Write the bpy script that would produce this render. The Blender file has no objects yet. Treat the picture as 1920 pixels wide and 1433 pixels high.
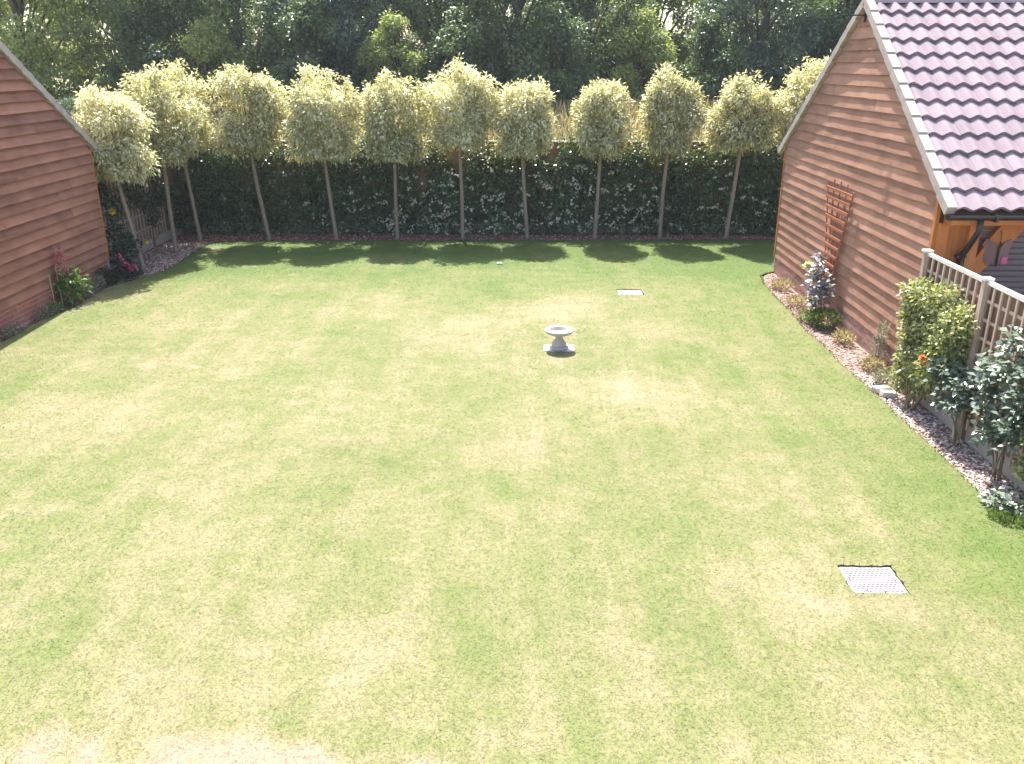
import bpy, math, random
import numpy as np
from mathutils import Vector, Matrix
from mathutils.geometry import tessellate_polygon

R = math.radians
random.seed(7)
rng = np.random.default_rng(7)
scene = bpy.context.scene
C = scene.collection

# ------------------------------------------------------------------ camera
cam_data = bpy.data.cameras.new('camera')
cam_data.sensor_width = 36.0
cam_data.lens = 30.0
cam_data.clip_end = 2000
cam = bpy.data.objects.new('camera', cam_data)
C.objects.link(cam)
cam.location = (0, 0, 4.0)
cam.rotation_euler = (R(90 - 20.56), 0, R(0.77))
scene.camera = cam

# ------------------------------------------------------------------ sky, sun, exposure
SUN_EL, SUN_AZ = R(57), R(8)            # azimuth measured from +y towards -x
sdir = Vector((-math.sin(SUN_AZ) * math.cos(SUN_EL), math.cos(SUN_AZ) * math.cos(SUN_EL), math.sin(SUN_EL)))
world = bpy.data.worlds.new('World')
scene.world = world
world.use_nodes = True
nt = world.node_tree
sky = nt.nodes.new('ShaderNodeTexSky')
sky.sky_type = 'NISHITA'
sky.sun_disc = False
sky.sun_elevation = SUN_EL
sky.sun_rotation = -SUN_AZ
sky.air_density = 1.0
sky.dust_density = 2.5
nt.links.new(sky.outputs[0], nt.nodes['Background'].inputs[0])
nt.nodes['Background'].inputs[1].default_value = 0.15
sun_data = bpy.data.lights.new('sun', 'SUN')
sun_data.energy = 5.0
sun_data.angle = R(0.53)
sun_data.color = (1.0, 0.965, 0.92)
sun = bpy.data.objects.new('sun', sun_data)
C.objects.link(sun)
sun.rotation_euler = sdir.to_track_quat('Z', 'Y').to_euler()
sun.location = (-6, 12, 20)
vs = scene.view_settings
vs.view_transform = 'Standard'
vs.look = 'None'
vs.gamma = 1.0
vs.exposure = 1.62
scene.render.engine = 'CYCLES'

# ------------------------------------------------------------------ materials
class NT:
    def __init__(s, name):
        s.m = bpy.data.materials.new(name)
        s.m.use_nodes = True
        s.t = s.m.node_tree
        s.t.nodes.clear()
        s.out = s.n('ShaderNodeOutputMaterial')
    def n(s, typ, **kw):
        nd = s.t.nodes.new(typ)
        for k, v in kw.items():
            setattr(nd, k, v)
        return nd
    def l(s, a, b):
        s.t.links.new(a, b)
    def put(s, sock, v):
        if isinstance(v, (int, float)):
            sock.default_value = v
        elif isinstance(v, (tuple, list)):
            sock.default_value = tuple(v) + ((1.0,) if len(v) == 3 and sock.type == 'RGBA' else ())
        else:
            s.l(v, sock)
    def math(s, op, a, b=None, clamp=False):
        nd = s.n('ShaderNodeMath', operation=op, use_clamp=clamp)
        s.put(nd.inputs[0], a)
        if b is not None:
            s.put(nd.inputs[1], b)
        return nd.outputs[0]
    def mix(s, f, a, b, mode='MIX'):
        nd = s.n('ShaderNodeMix', data_type='RGBA', blend_type=mode)
        s.put(nd.inputs['Factor'], f)
        s.put(nd.inputs[6], a)
        s.put(nd.inputs[7], b)
        return nd.outputs[2]
    def pos(s):
        return s.n('ShaderNodeNewGeometry').outputs['Position']
    def objc(s):
        return s.n('ShaderNodeTexCoord').outputs['Object']
    def vmul(s, v, k):
        nd = s.n('ShaderNodeVectorMath', operation='MULTIPLY')
        s.put(nd.inputs[0], v)
        nd.inputs[1].default_value = k
        return nd.outputs[0]
    def vadd(s, v, k):
        nd = s.n('ShaderNodeVectorMath', operation='ADD')
        s.put(nd.inputs[0], v)
        s.put(nd.inputs[1], k)
        return nd.outputs[0]
    def noise(s, v, scale, detail=3, rough=0.55):
        nd = s.n('ShaderNodeTexNoise')
        s.put(nd.inputs['Vector'], v)
        nd.inputs['Scale'].default_value = scale
        nd.inputs['Detail'].default_value = detail
        nd.inputs['Roughness'].default_value = rough
        return nd.outputs[0]
    def mr(s, v, a, b, c=0.0, d=1.0, smooth=False):
        nd = s.n('ShaderNodeMapRange', interpolation_type='SMOOTHSTEP' if smooth else 'LINEAR')
        s.put(nd.inputs[0], v)
        for i, x in enumerate((a, b, c, d)):
            nd.inputs[i + 1].default_value = x
        return nd.outputs[0]
    def ramp(s, f, stops):
        nd = s.n('ShaderNodeValToRGB')
        e = nd.color_ramp.elements
        while len(e) < len(stops):
            e.new(0.5)
        for el, (p, c) in zip(e, stops):
            el.position = p
            el.color = tuple(c) + (1.0,)
        s.put(nd.inputs[0], f)
        return nd.outputs[0]
    def bsdf(s, col, rough=0.7, spec=0.3, bump=None, bstr=0.3, bdist=0.01, metal=0.0):
        b = s.n('ShaderNodeBsdfPrincipled')
        s.put(b.inputs['Base Color'], col)
        s.put(b.inputs['Roughness'], rough)
        b.inputs['Specular IOR Level'].default_value = spec
        b.inputs['Metallic'].default_value = metal
        if bump is not None:
            bn = s.n('ShaderNodeBump')
            bn.inputs['Strength'].default_value = bstr
            bn.inputs['Distance'].default_value = bdist
            s.l(bump, bn.inputs['Height'])
            s.l(bn.outputs[0], b.inputs['Normal'])
        return b.outputs[0]
    def end(s, shader):
        s.l(shader, s.out.inputs['Surface'])
        return s.m
    def rnd(s):
        return s.n('ShaderNodeObjectInfo').outputs['Random']
    def island(s):
        return s.n('ShaderNodeNewGeometry').outputs['Random Per Island']

def leaf_mat(name, stops, transl=0.35, rough=0.5, spec=0.35, clump=0.25, cscale=1.2, tcol=(1.0, 1.0, 0.55)):
    t = NT(name)
    f = t.island()
    if clump:
        nz = t.noise(t.pos(), cscale, 2)
        f = t.math('ADD', t.math('MULTIPLY', f, 1 - clump), t.math('MULTIPLY', t.mr(nz, 0.3, 0.7), clump))
    f = t.math('ADD', f, t.math('MULTIPLY', t.math('SUBTRACT', t.rnd(), 0.5), 0.22))
    col = t.ramp(f, stops)
    p = t.bsdf(col, rough, spec)
    tr = t.n('ShaderNodeBsdfTranslucent')
    t.l(t.mix(1.0, col, tcol, 'MULTIPLY'), tr.inputs[0])
    mx = t.n('ShaderNodeMixShader')
    mx.inputs[0].default_value = transl
    t.l(p, mx.inputs[1])
    t.l(tr.outputs[0], mx.inputs[2])
    return t.end(mx.outputs[0])

def wood_mat(name, a, b, grain=(1, 1, 1), tone=0.35, rough=0.75, spec=0.2, gscale=14, bstr=0.4):
    """grain: stretch of the noise, small along the fibre"""
    t = NT(name)
    pos = t.pos()
    r = t.rnd()
    off = t.n('ShaderNodeCombineXYZ')
    for i in range(3):
        t.l(t.math('MULTIPLY', r, 37.0 + 11 * i), off.inputs[i])
    v = t.vmul(t.vadd(pos, off.outputs[0]), grain)
    g = t.noise(v, gscale, 5, 0.65)
    blot = t.noise(t.vadd(pos, off.outputs[0]), 2.2, 3)
    f = t.math('ADD', t.math('MULTIPLY', t.mr(g, 0.3, 0.7), 0.5), t.math('MULTIPLY', t.mr(blot, 0.3, 0.7), 0.5))
    f = t.math('ADD', t.math('MULTIPLY', f, 1 - tone), t.math('MULTIPLY', r, tone))
    knots = t.n('ShaderNodeTexVoronoi')
    knots.inputs['Scale'].default_value = 2.6
    t.put(knots.inputs['Vector'], t.vadd(pos, off.outputs[0]))
    col = t.ramp(f, [(0.1, a), (0.9, b)])
    kf = t.mr(knots.outputs['Distance'], 0.02, 0.075, 0.55, 0.0)
    col = t.mix(kf, col, tuple(c * 0.45 for c in a))
    return t.end(t.bsdf(col, rough, spec, g, bstr, 0.006))

def plain(name, a, b=None, scale=6, rough=0.6, spec=0.3, bstr=0.25, metal=0.0, rand=0.3, bdist=0.004):
    t = NT(name)
    b = b or tuple(c * 0.75 for c in a)
    nz = t.noise(t.pos(), scale, 5, 0.6)
    f = t.math('ADD', t.math('MULTIPLY', t.mr(nz, 0.3, 0.7), 1 - rand), t.math('MULTIPLY', t.rnd(), rand))
    return t.end(t.bsdf(t.ramp(f, [(0.0, b), (1.0, a)]), rough, spec, nz, bstr, bdist, metal))

DRY = [(-2.9, 8.6, 1.5, 1.6), (-1.2, 13.4, 1.5, 1.0), (1.4, 10.3, 1.4, 1.0), (0.0, 9.2, 0.5, 2.2),
       (-1.3, 5.3, 0.9, 0.8), (2.1, 5.9, 0.7, 0.7), (-5.2, 9.4, 1.6, 1.2), (0.6, 14.2, 1.2, 1.4), (2.2, 13.0, 0.9, 0.9)]

def lawn_colour(t):
    pos = t.pos()
    sep = t.n('ShaderNodeSeparateXYZ')
    t.l(pos, sep.inputs[0])
    x, y = sep.outputs[0], sep.outputs[1]
    flat = t.vmul(pos, (1, 1, 0))
    n1 = t.noise(flat, 0.55, 4, 0.62)
    n2 = t.noise(t.vmul(flat, (2.6, 0.30, 0)), 1.0, 5, 0.7)
    n3 = t.noise(t.vadd(flat, (31.0, 7.0, 0.0)), 3.2, 4, 0.7)
    n4 = t.noise(t.vmul(flat, (1.0, 0.75, 0)), 21.0, 4, 0.75)
    d = t.math('ADD', t.math('MULTIPLY', n1, 0.55), t.math('MULTIPLY', n2, 0.42))
    d = t.math('ADD', d, t.math('MULTIPLY', n3, 0.46))
    d = t.math('ADD', d, t.math('MULTIPLY', n4, 0.42))
    d = t.math('SUBTRACT', d, 0.428)
    for (bx, by, rx, ry) in DRY:
        v = t.vmul(t.vadd(flat, (-bx, -by, 0)), (1 / rx, 1 / ry, 0))
        ln = t.n('ShaderNodeVectorMath', operation='LENGTH')
        t.l(v, ln.inputs[0])
        d = t.math('ADD', d, t.mr(ln.outputs['Value'], 0.1, 1.25, 0.085, 0.0, True))
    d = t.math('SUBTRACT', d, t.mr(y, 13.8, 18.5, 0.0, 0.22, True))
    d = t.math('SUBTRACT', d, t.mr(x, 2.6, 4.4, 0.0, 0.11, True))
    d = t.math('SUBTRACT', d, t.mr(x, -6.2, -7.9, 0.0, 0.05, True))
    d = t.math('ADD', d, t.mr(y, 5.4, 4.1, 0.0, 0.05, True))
    col = t.ramp(d, [(0.24, (0.068, 0.110, 0.023)), (0.38, (0.106, 0.130, 0.039)), (0.51, (0.148, 0.148, 0.063)),
                     (0.63, (0.200, 0.175, 0.096)), (0.80, (0.262, 0.215, 0.140))])
    # worn, pinkish bare patches close to the house
    w = t.math('ADD', t.mr(y, 4.75, 3.9, 0.0, 0.40, True), t.mr(t.noise(t.vadd(flat, (5.0, 3.0, 0.0)), 1.1, 4), 0.42, 0.72, 0.0, 0.55))
    w = t.math('SUBTRACT', w, t.mr(x, -1.6, 0.6, 0.0, 0.26, True))
    col = t.mix(t.mr(w, 0.40, 0.62, 0.0, 0.75), col, (0.290, 0.205, 0.155))
    return col, n4

t = NT('lawn_turf')
col, n4 = lawn_colour(t)
M_LAWN = t.end(t.bsdf(t.mix(0.10, col, (0.20, 0.19, 0.09)), 0.9, 0.1, n4, 0.2, 0.012))
t = NT('grass_blade')
col, n4 = lawn_colour(t)
col = t.mix(t.math('MULTIPLY', t.island(), 0.6), col, t.mix(1.0, col, (0.78, 0.84, 0.66), 'MULTIPLY'))
p = t.bsdf(col, 0.6, 0.25)
tr = t.n('ShaderNodeBsdfTranslucent')
t.l(col, tr.inputs[0])
mx = t.n('ShaderNodeMixShader')
mx.inputs[0].default_value = 0.18
t.l(p, mx.inputs[1]); t.l(tr.outputs[0], mx.inputs[2])
M_GRASS = t.end(mx.outputs[0])

t = NT('rough_field')
pos = t.pos()
nz = t.noise(pos, 0.8, 5, 0.65)
nf = t.noise(pos, 9, 4, 0.7)
M_FIELD = t.end(t.bsdf(t.ramp(t.math('ADD', t.math('MULTIPLY', nz, 0.6), t.math('MULTIPLY', nf, 0.4)),
                [(0.35, (0.20, 0.21, 0.09)), (0.5, (0.38, 0.35, 0.19)), (0.68, (0.50, 0.45, 0.29))]), 0.9, 0.1, nf, 0.8, 0.05))
M_SOIL = plain('soil', (0.20, 0.13, 0.085), (0.10, 0.06, 0.04), 18, 0.95, 0.1, 0.8, bdist=0.02)
M_BEDR = plain('dry_soil', (0.38, 0.25, 0.18), (0.20, 0.12, 0.085), 15, 0.95, 0.1, 0.8, bdist=0.02)
M_PAVE = plain('drive_gravel', (0.32, 0.26, 0.22), (0.20, 0.16, 0.14), 25, 0.9, 0.1, 0.6)

def stone_mat(name, stops):
    t = NT(name)
    return t.end(t.bsdf(t.ramp(t.island(), stops), 0.8, 0.25))
M_CHIP = stone_mat('slate_chippings', [(0.0, (0.12, 0.06, 0.05)), (0.35, (0.26, 0.15, 0.12)), (0.75, (0.38, 0.27, 0.23)), (1.0, (0.58, 0.49, 0.44))])
M_CHIPW = stone_mat('pale_chippings', [(0.0, (0.17, 0.11, 0.09)), (0.4, (0.36, 0.27, 0.235)), (0.8, (0.52, 0.43, 0.39)), (1.0, (0.70, 0.63, 0.58))])
M_BARK = stone_mat('bark_mulch', [(0.0, (0.11, 0.045, 0.035)), (0.6, (0.27, 0.13, 0.095)), (0.9, (0.40, 0.26, 0.20)), (1.0, (0.5, 0.42, 0.34))])

M_BOARD = wood_mat('stained_weatherboard', (0.205, 0.102, 0.068), (0.430, 0.232, 0.160), (1.0, 0.07, 1.0))
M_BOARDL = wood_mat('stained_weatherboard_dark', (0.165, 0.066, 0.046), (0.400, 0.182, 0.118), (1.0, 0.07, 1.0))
M_POST = wood_mat('orange_timber', (0.30, 0.105, 0.032), (0.50, 0.200, 0.065), (1, 1, 0.07))
M_FAN = wood_mat('red_trellis', (0.25, 0.085, 0.044), (0.39, 0.142, 0.075), (1, 1, 0.1))
M_TREL = wood_mat('weathered_lath', (0.34, 0.245, 0.19), (0.50, 0.39, 0.315), (1, 1, 0.1))
M_CAP = wood_mat('bleached_capping', (0.52, 0.47, 0.42), (0.70, 0.66, 0.61), (1, 0.1, 1))
M_FENCE = wood_mat('brown_fence_board', (0.19, 0.105, 0.072), (0.34, 0.205, 0.150), (1, 1, 0.08))
M_GBOARD = plain('concrete_board', (0.42, 0.36, 0.30), (0.32, 0.27, 0.23), 5, 0.85, 0.2)
M_BRICKR = plain('brown_brick', (0.40, 0.225, 0.165), (0.20, 0.115, 0.100), 9, 0.9, 0.15, 0.5, rand=0.6)
M_BRICKL = plain('red_brick', (0.43, 0.165, 0.115), (0.27, 0.095, 0.070), 9, 0.9, 0.15, 0.5, rand=0.5)
M_MORTAR = plain('mortar', (0.46, 0.40, 0.34), (0.36, 0.31, 0.27), 20, 0.95, 0.1)
M_WALL = plain('wall_core', (0.16, 0.09, 0.06), None, 5, 0.9, 0.1)
M_TILE = plain('roof_tile', (0.285, 0.225, 0.243), (0.205, 0.160, 0.175), 5, 0.8, 0.15, 0.25, rand=0.6)
M_RIDGE = plain('ridge_tile', (0.34, 0.27, 0.31), (0.27, 0.21, 0.25), 5, 0.6, 0.35, 0.15, rand=0.45)
M_VERGE = plain('verge_mortar', (0.44, 0.375, 0.335), (0.30, 0.255, 0.23), 7, 0.85, 0.2, 0.4)
M_BLACK = plain('black_plastic', (0.022, 0.022, 0.024), (0.015, 0.015, 0.016), 5, 0.35, 0.5, 0.05)
M_SHUT = plain('shutter_slat', (0.125, 0.100, 0.110), (0.105, 0.085, 0.094), 3, 0.5, 0.4, 0.05)
M_STONE = plain('cast_stone', (0.56, 0.49, 0.45), (0.40, 0.345, 0.32), 14, 0.85, 0.2, 0.5)
M_SLAB = plain('white_slab', (0.66, 0.63, 0.61), (0.52, 0.49, 0.46), 10, 0.85, 0.2, 0.4)
M_SLUDGE = plain('bowl_sediment', (0.36, 0.17, 0.09), (0.26, 0.12, 0.07), 14, 0.6, 0.4)
M_COVER = plain('galvanised_plate', (0.30, 0.262, 0.275), (0.23, 0.20, 0.21), 12, 0.6, 0.35, 0.2, 0.1)
M_COVERD = plain('cover_frame', (0.30, 0.26, 0.24), (0.22, 0.18, 0.16), 12, 0.7, 0.3)
M_TREAD = plain('worn_tread', (0.10, 0.09, 0.105), (0.07, 0.06, 0.07), 12, 0.5, 0.4)
M_BRICKP = plain('pale_block', (0.60, 0.53, 0.48), (0.50, 0.43, 0.38), 10, 0.85, 0.2)
M_BARKT = plain('grey_bark', (0.33, 0.25, 0.19), (0.20, 0.15, 0.115), 22, 0.9, 0.15, 0.7, bdist=0.01)
M_WBARK = plain('wood_bark', (0.13, 0.105, 0.08), (0.06, 0.05, 0.04), 7, 0.95, 0.1, 0.8, bdist=0.03)
M_STEM = plain('stem', (0.26, 0.21, 0.12), (0.15, 0.11, 0.07), 15, 0.8, 0.2)
M_CANE = plain('cane', (0.42, 0.36, 0.24), None, 15, 0.8, 0.2)

M_LVAR = leaf_mat('variegated_leaf', [(0.0, (0.20, 0.22, 0.085)), (0.22, (0.45, 0.44, 0.22)), (0.50, (0.68, 0.65, 0.41)), (1.0, (0.86, 0.83, 0.63))], 0.42, 0.42, 0.4, 0.2, 3.0, (1.0, 0.95, 0.62))
M_LHEDGE = leaf_mat('hedge_leaf', [(0.0, (0.022, 0.048, 0.024)), (0.35, (0.06, 0.12, 0.055)), (0.65, (0.14, 0.23, 0.10)), (1.0, (0.30, 0.39, 0.18))], 0.26, 0.28, 0.6, 0.4, 3.0)
M_LHTOP = leaf_mat('hedge_top_leaf', [(0.0, (0.05, 0.09, 0.02)), (0.5, (0.12, 0.17, 0.035)), (0.85, (0.26, 0.24, 0.06)), (1.0, (0.34, 0.25, 0.13))], 0.35, 0.4, 0.4)
M_LWOOD = [leaf_mat('wood_leaf_deep', [(0.0, (0.055, 0.095, 0.042)), (0.7, (0.118, 0.178, 0.072)), (1.0, (0.20, 0.265, 0.105))], 0.45, 0.42, 0.5, 0.35, 0.7),
           leaf_mat('wood_leaf_mid', [(0.0, (0.075, 0.12, 0.044)), (0.6, (0.16, 0.22, 0.085)), (1.0, (0.27, 0.32, 0.14))], 0.48, 0.5, 0.4, 0.35, 0.7),
           leaf_mat('wood_leaf_bright', [(0.0, (0.14, 0.19, 0.055)), (0.6, (0.30, 0.36, 0.12)), (1.0, (0.48, 0.52, 0.24))], 0.50, 0.5, 0.35, 0.35, 0.7),  # sunlight on the left woodland tree is put into this lighter leaf colour
           leaf_mat('wood_leaf_blue', [(0.0, (0.042, 0.08, 0.055)), (0.6, (0.095, 0.15, 0.10)), (1.0, (0.20, 0.26, 0.19))], 0.36, 0.36, 0.6, 0.3, 0.7, (0.9, 1.0, 0.5))]
M_LCLIMB = leaf_mat('climber_leaf', [(0.0, (0.09, 0.13, 0.05)), (0.4, (0.25, 0.28, 0.11)), (0.75, (0.48, 0.48, 0.25)), (0.96, (0.68, 0.64, 0.42)), (1.0, (0.60, 0.36, 0.22))], 0.38, 0.4, 0.4, 0.2, 4)
M_LROSE = leaf_mat('rose_leaf', [(0.0, (0.06, 0.105, 0.068)), (0.6, (0.135, 0.185, 0.125)), (0.92, (0.23, 0.28, 0.19)), (1.0, (0.30, 0.31, 0.14))], 0.2, 0.36, 1.0, 0.2, 4)
M_LROSED = leaf_mat('rose_leaf_dark', [(0.0, (0.012, 0.028, 0.016)), (1.0, (0.040, 0.070, 0.034))], 0.15, 0.4, 0.4, 0.2, 4)
M_LSILVER = leaf_mat('purple_rose_leaf', [(0.0, (0.10, 0.095, 0.105)), (0.6, (0.21, 0.20, 0.215)), (1.0, (0.34, 0.33, 0.34))], 0.15, 0.34, 1.0, 0.0)
M_LGREEN = leaf_mat('fresh_leaf', [(0.0, (0.05, 0.11, 0.02)), (0.6, (0.12, 0.20, 0.04)), (1.0, (0.30, 0.36, 0.12))], 0.35, 0.45, 0.4, 0.0)
M_LPALE = leaf_mat('dry_pale_leaf', [(0.0, (0.15, 0.13, 0.06)), (0.5, (0.34, 0.29, 0.15)), (1.0, (0.55, 0.45, 0.30))], 0.3, 0.6, 0.2, 0.0)
M_LGREY = leaf_mat('grey_leaf', [(0.0, (0.13, 0.14, 0.09)), (0.6, (0.27, 0.26, 0.19)), (1.0, (0.45, 0.40, 0.34))], 0.25, 0.6, 0.2, 0.0)
M_LCON = leaf_mat('conifer_leaf', [(0.0, (0.06, 0.10, 0.07)), (0.6, (0.13, 0.19, 0.13)), (1.0, (0.24, 0.31, 0.20))], 0.2, 0.5, 0.3, 0.0)
M_WHITE = leaf_mat('white_petal', [(0.0, (0.72, 0.68, 0.58)), (1.0, (0.90, 0.86, 0.76))], 0.3, 0.6, 0.2, 0.0, tcol=(1, 1, 0.9))
M_YELLOW = leaf_mat('yellow_petal', [(0.0, (0.72, 0.50, 0.02)), (1.0, (0.86, 0.72, 0.06))], 0.3, 0.6, 0.2, 0.0)
M_CREAM = leaf_mat('cream_petal', [(0.0, (0.75, 0.70, 0.45)), (1.0, (0.85, 0.82, 0.62))], 0.3, 0.6, 0.2, 0.0)
M_PINK = leaf_mat('pink_petal', [(0.0, (0.50, 0.03, 0.12)), (0.6, (0.62, 0.07, 0.18)), (1.0, (0.80, 0.45, 0.50))], 0.25, 0.6, 0.2, 0.0, tcol=(1, 0.8, 0.8))
M_LUPIN = leaf_mat('salmon_petal', [(0.0, (0.46, 0.13, 0.13)), (0.6, (0.60, 0.24, 0.22)), (1.0, (0.76, 0.46, 0.40))], 0.2, 0.6, 0.2, 0.0, tcol=(1, 0.8, 0.8))
M_ORANGE = leaf_mat('orange_petal', [(0.0, (0.70, 0.18, 0.04)), (1.0, (0.80, 0.32, 0.12))], 0.25, 0.6, 0.2, 0.0)
M_MAUVE = plain('mauve_metal', (0.17, 0.085, 0.08), (0.11, 0.06, 0.06), 10, 0.45, 0.5)
M_HOTPINK = plain('pink_enamel', (0.55, 0.10, 0.22), None, 10, 0.5, 0.4)

# ------------------------------------------------------------------ mesh helpers
ORG = {}                                  # world origin of each thing, for its parts

def link(name, me, mat, parent=None, loc=None):
    o = bpy.data.objects.new(name, me)
    C.objects.link(o)
    if mat is not None and not me.materials:
        me.materials.append(mat)
    if parent is not None:
        o.parent = parent
        ORG[o.name] = ORG[parent.name]
    else:
        ORG[o.name] = Vector((0, 0, 0))
    if loc is not None:
        o.location = Vector(loc) - (ORG[parent.name] if parent is not None else Vector((0, 0, 0)))
    return o

def tag(o, label, cat, group=None):
    o['label'] = label
    o['category'] = cat
    if group:
        o['group'] = group
    return o

def thing(name, label, cat, loc, group=None):
    o = bpy.data.objects.new(name, None)
    o.empty_display_size = 0.2
    C.objects.link(o)
    o.location = loc
    ORG[o.name] = Vector(loc)
    return tag(o, label, cat, group)

class MB:
    def __init__(s):
        s.v = []
        s.f = []
        s.mi = []
    def add(s, vs, fs, mi=0):
        b = len(s.v)
        s.v += [tuple(p) for p in vs]
        s.f += [tuple(i + b for i in f) for f in fs]
        s.mi += [mi] * len(fs)
        return s
    def box(s, c, d, rot=None, mi=0):
        hx, hy, hz = d[0] / 2, d[1] / 2, d[2] / 2
        ps = [Vector((x, y, z)) for z in (-hz, hz) for y in (-hy, hy) for x in (-hx, hx)]
        if rot is not None:
            ps = [rot @ p for p in ps]
        c = Vector(c)
        return s.add([p + c for p in ps], [(0, 2, 3, 1), (4, 5, 7, 6), (0, 1, 5, 4), (2, 6, 7, 3), (0, 4, 6, 2), (1, 3, 7, 5)], mi)
    def bar(s, a, b, w, h, upv=(0, 0, 1), mi=0):
        a, b = Vector(a), Vector(b)
        d = (b - a)
        L = d.length
        y = d.normalized()
        x = y.cross(Vector(upv))
        if x.length < 1e-4:
            x = y.cross(Vector((1, 0, 0)))
        x.normalize()
        z = x.cross(y)
        m = Matrix((x, y, z)).transposed()
        return s.box((a + b) / 2, (w, L, h), m, mi)
    def prism(s, poly, off, mi=0):
        n = len(poly)
        off = Vector(off)
        a = [Vector(p) for p in poly]
        fs = [tuple(range(n))[::-1], tuple(range(n, 2 * n))]
        fs += [(i, (i + 1) % n, n + (i + 1) % n, n + i) for i in range(n)]
        return s.add(a + [p + off for p in a], fs, mi)
    def tube(s, pts, rad, seg=6, mi=0, cap=True):
        pts = [Vector(p) for p in pts]
        if isinstance(rad, (int, float)):
            rad = [rad] * len(pts)
        vs, fs = [], []
        ref = Vector((0.31, 0.17, 0.93)).normalized()
        for i, p in enumerate(pts):
            d = (pts[min(i + 1, len(pts) - 1)] - pts[max(i - 1, 0)]).normalized()
            u = d.cross(ref)
            if u.length < 0.1:
                u = d.cross(Vector((1, 0, 0)))
            u.normalize()
            w = d.cross(u)
            for k in range(seg):
                a = 2 * math.pi * k / seg
                vs.append(p + (u * math.cos(a) + w * math.sin(a)) * rad[i])
        for i in range(len(pts) - 1):
            for k in range(seg):
                fs.append((i * seg + k, i * seg + (k + 1) % seg, (i + 1) * seg + (k + 1) % seg, (i + 1) * seg + k))
        if cap:
            fs.append(tuple(range(seg))[::-1])
            fs.append(tuple((len(pts) - 1) * seg + k for k in range(seg)))
        return s.add(vs, fs, mi)
    def lathe(s, prof, c, seg=32, mi=0):
        vs, fs = [], []
        for (r, z) in prof:
            for k in range(seg):
                a = 2 * math.pi * k / seg
                vs.append((c[0] + r * math.cos(a), c[1] + r * math.sin(a), c[2] + z))
        for i in range(len(prof) - 1):
            for k in range(seg):
                fs.append((i * seg + k, i * seg + (k + 1) % seg, (i + 1) * seg + (k + 1) % seg, (i + 1) * seg + k))
        fs.append(tuple(range(seg))[::-1])
        fs.append(tuple((len(prof) - 1) * seg + k for k in range(seg)))
        return s.add(vs, fs, mi)
    def mesh(s, name, org=Vector((0, 0, 0)), smooth=False):
        me = bpy.data.meshes.new(name)
        me.from_pydata([(p[0] - org[0], p[1] - org[1], p[2] - org[2]) for p in s.v], [], s.f)
        if any(s.mi):
            me.polygons.foreach_set('material_index', s.mi)
        if smooth:
            me.polygons.foreach_set('use_smooth', [True] * len(s.f))
        me.update()
        return me
    def build(s, name, mat, parent=None, smooth=False, mats=None):
        org = ORG[parent.name] if parent is not None else Vector((0, 0, 0))
        me = s.mesh(name, org, smooth)
        for m in (mats or [mat]):
            me.materials.append(m)
        return link(name, me, mat, parent)

def struct(o):
    o['kind'] = 'structure'
    return o

def stuff(o):
    o['kind'] = 'stuff'
    return o

def fast_mesh(name, verts, nper, mat, parent=None, quad=True):
    """verts (N*nper,3): N separate faces of nper corners"""
    N = len(verts) // nper
    me = bpy.data.meshes.new(name)
    org = np.array(ORG[parent.name]) if parent is not None else np.zeros(3)
    me.vertices.add(len(verts))
    me.vertices.foreach_set('co', (verts - org).astype(np.float32).ravel())
    me.loops.add(len(verts))
    me.loops.foreach_set('vertex_index', np.arange(len(verts), dtype=np.int32))
    me.polygons.add(N)
    me.polygons.foreach_set('loop_start', np.arange(0, len(verts), nper, dtype=np.int32))
    me.polygons.foreach_set('loop_total', np.full(N, nper, dtype=np.int32))
    me.update(calc_edges=True)
    me.materials.append(mat)
    return link(name, me, mat, parent)

def unit(a):
    return a / np.maximum(np.linalg.norm(a, axis=1, keepdims=True), 1e-9)

def leaf_verts(P, D, L, W, fold=0.15, flat=0.9, hint=None):
    """rhombic leaves at P pointing along D"""
    n = len(P)
    D = unit(D)
    rv = unit(rng.normal(size=(n, 3)) + np.array([0, 0, flat]))
    if hint is not None:
        rv = unit(unit(hint) + rng.normal(size=(n, 3)) * 0.33)
    S = unit(np.cross(D, rv))
    N = np.cross(S, D)
    L = (L * rng.uniform(0.7, 1.25, n))[:, None]
    W = (W * rng.uniform(0.75, 1.2, n))[:, None]
    v = np.empty((n, 4, 3))
    v[:, 0] = P
    v[:, 1] = P + D * L * 0.48 + S * W * 0.5 + N * W * fold
    v[:, 2] = P + D * L - N * L * 0.10
    v[:, 3] = P + D * L * 0.48 - S * W * 0.5 + N * W * fold
    return v.reshape(-1, 3)

def blob_points(blobs, n, shell=0.75, zmin=None):
    """points through a set of ellipsoids (cx,cy,cz,rx,ry,rz), weighted to their outsides; returns points and outward directions"""
    b = np.array(blobs, float)
    w = (b[:, 3] * b[:, 4] * b[:, 5]) ** (2 / 3)
    k = rng.choice(len(b), n, p=w / w.sum())
    d = unit(rng.normal(size=(n, 3)))
    r = shell + (1 - shell) * rng.random(n) ** 0.6
    r = np.where(rng.random(n) < 0.25, rng.random(n) ** 0.5, r)
    P = b[k, :3] + d * b[k, 3:] * r[:, None] * rng.uniform(0.88, 1.1, n)[:, None]
    if zmin is not None:
        keep = P[:, 2] > zmin
        P, d = P[keep], d[keep]
    return P, d

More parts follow.
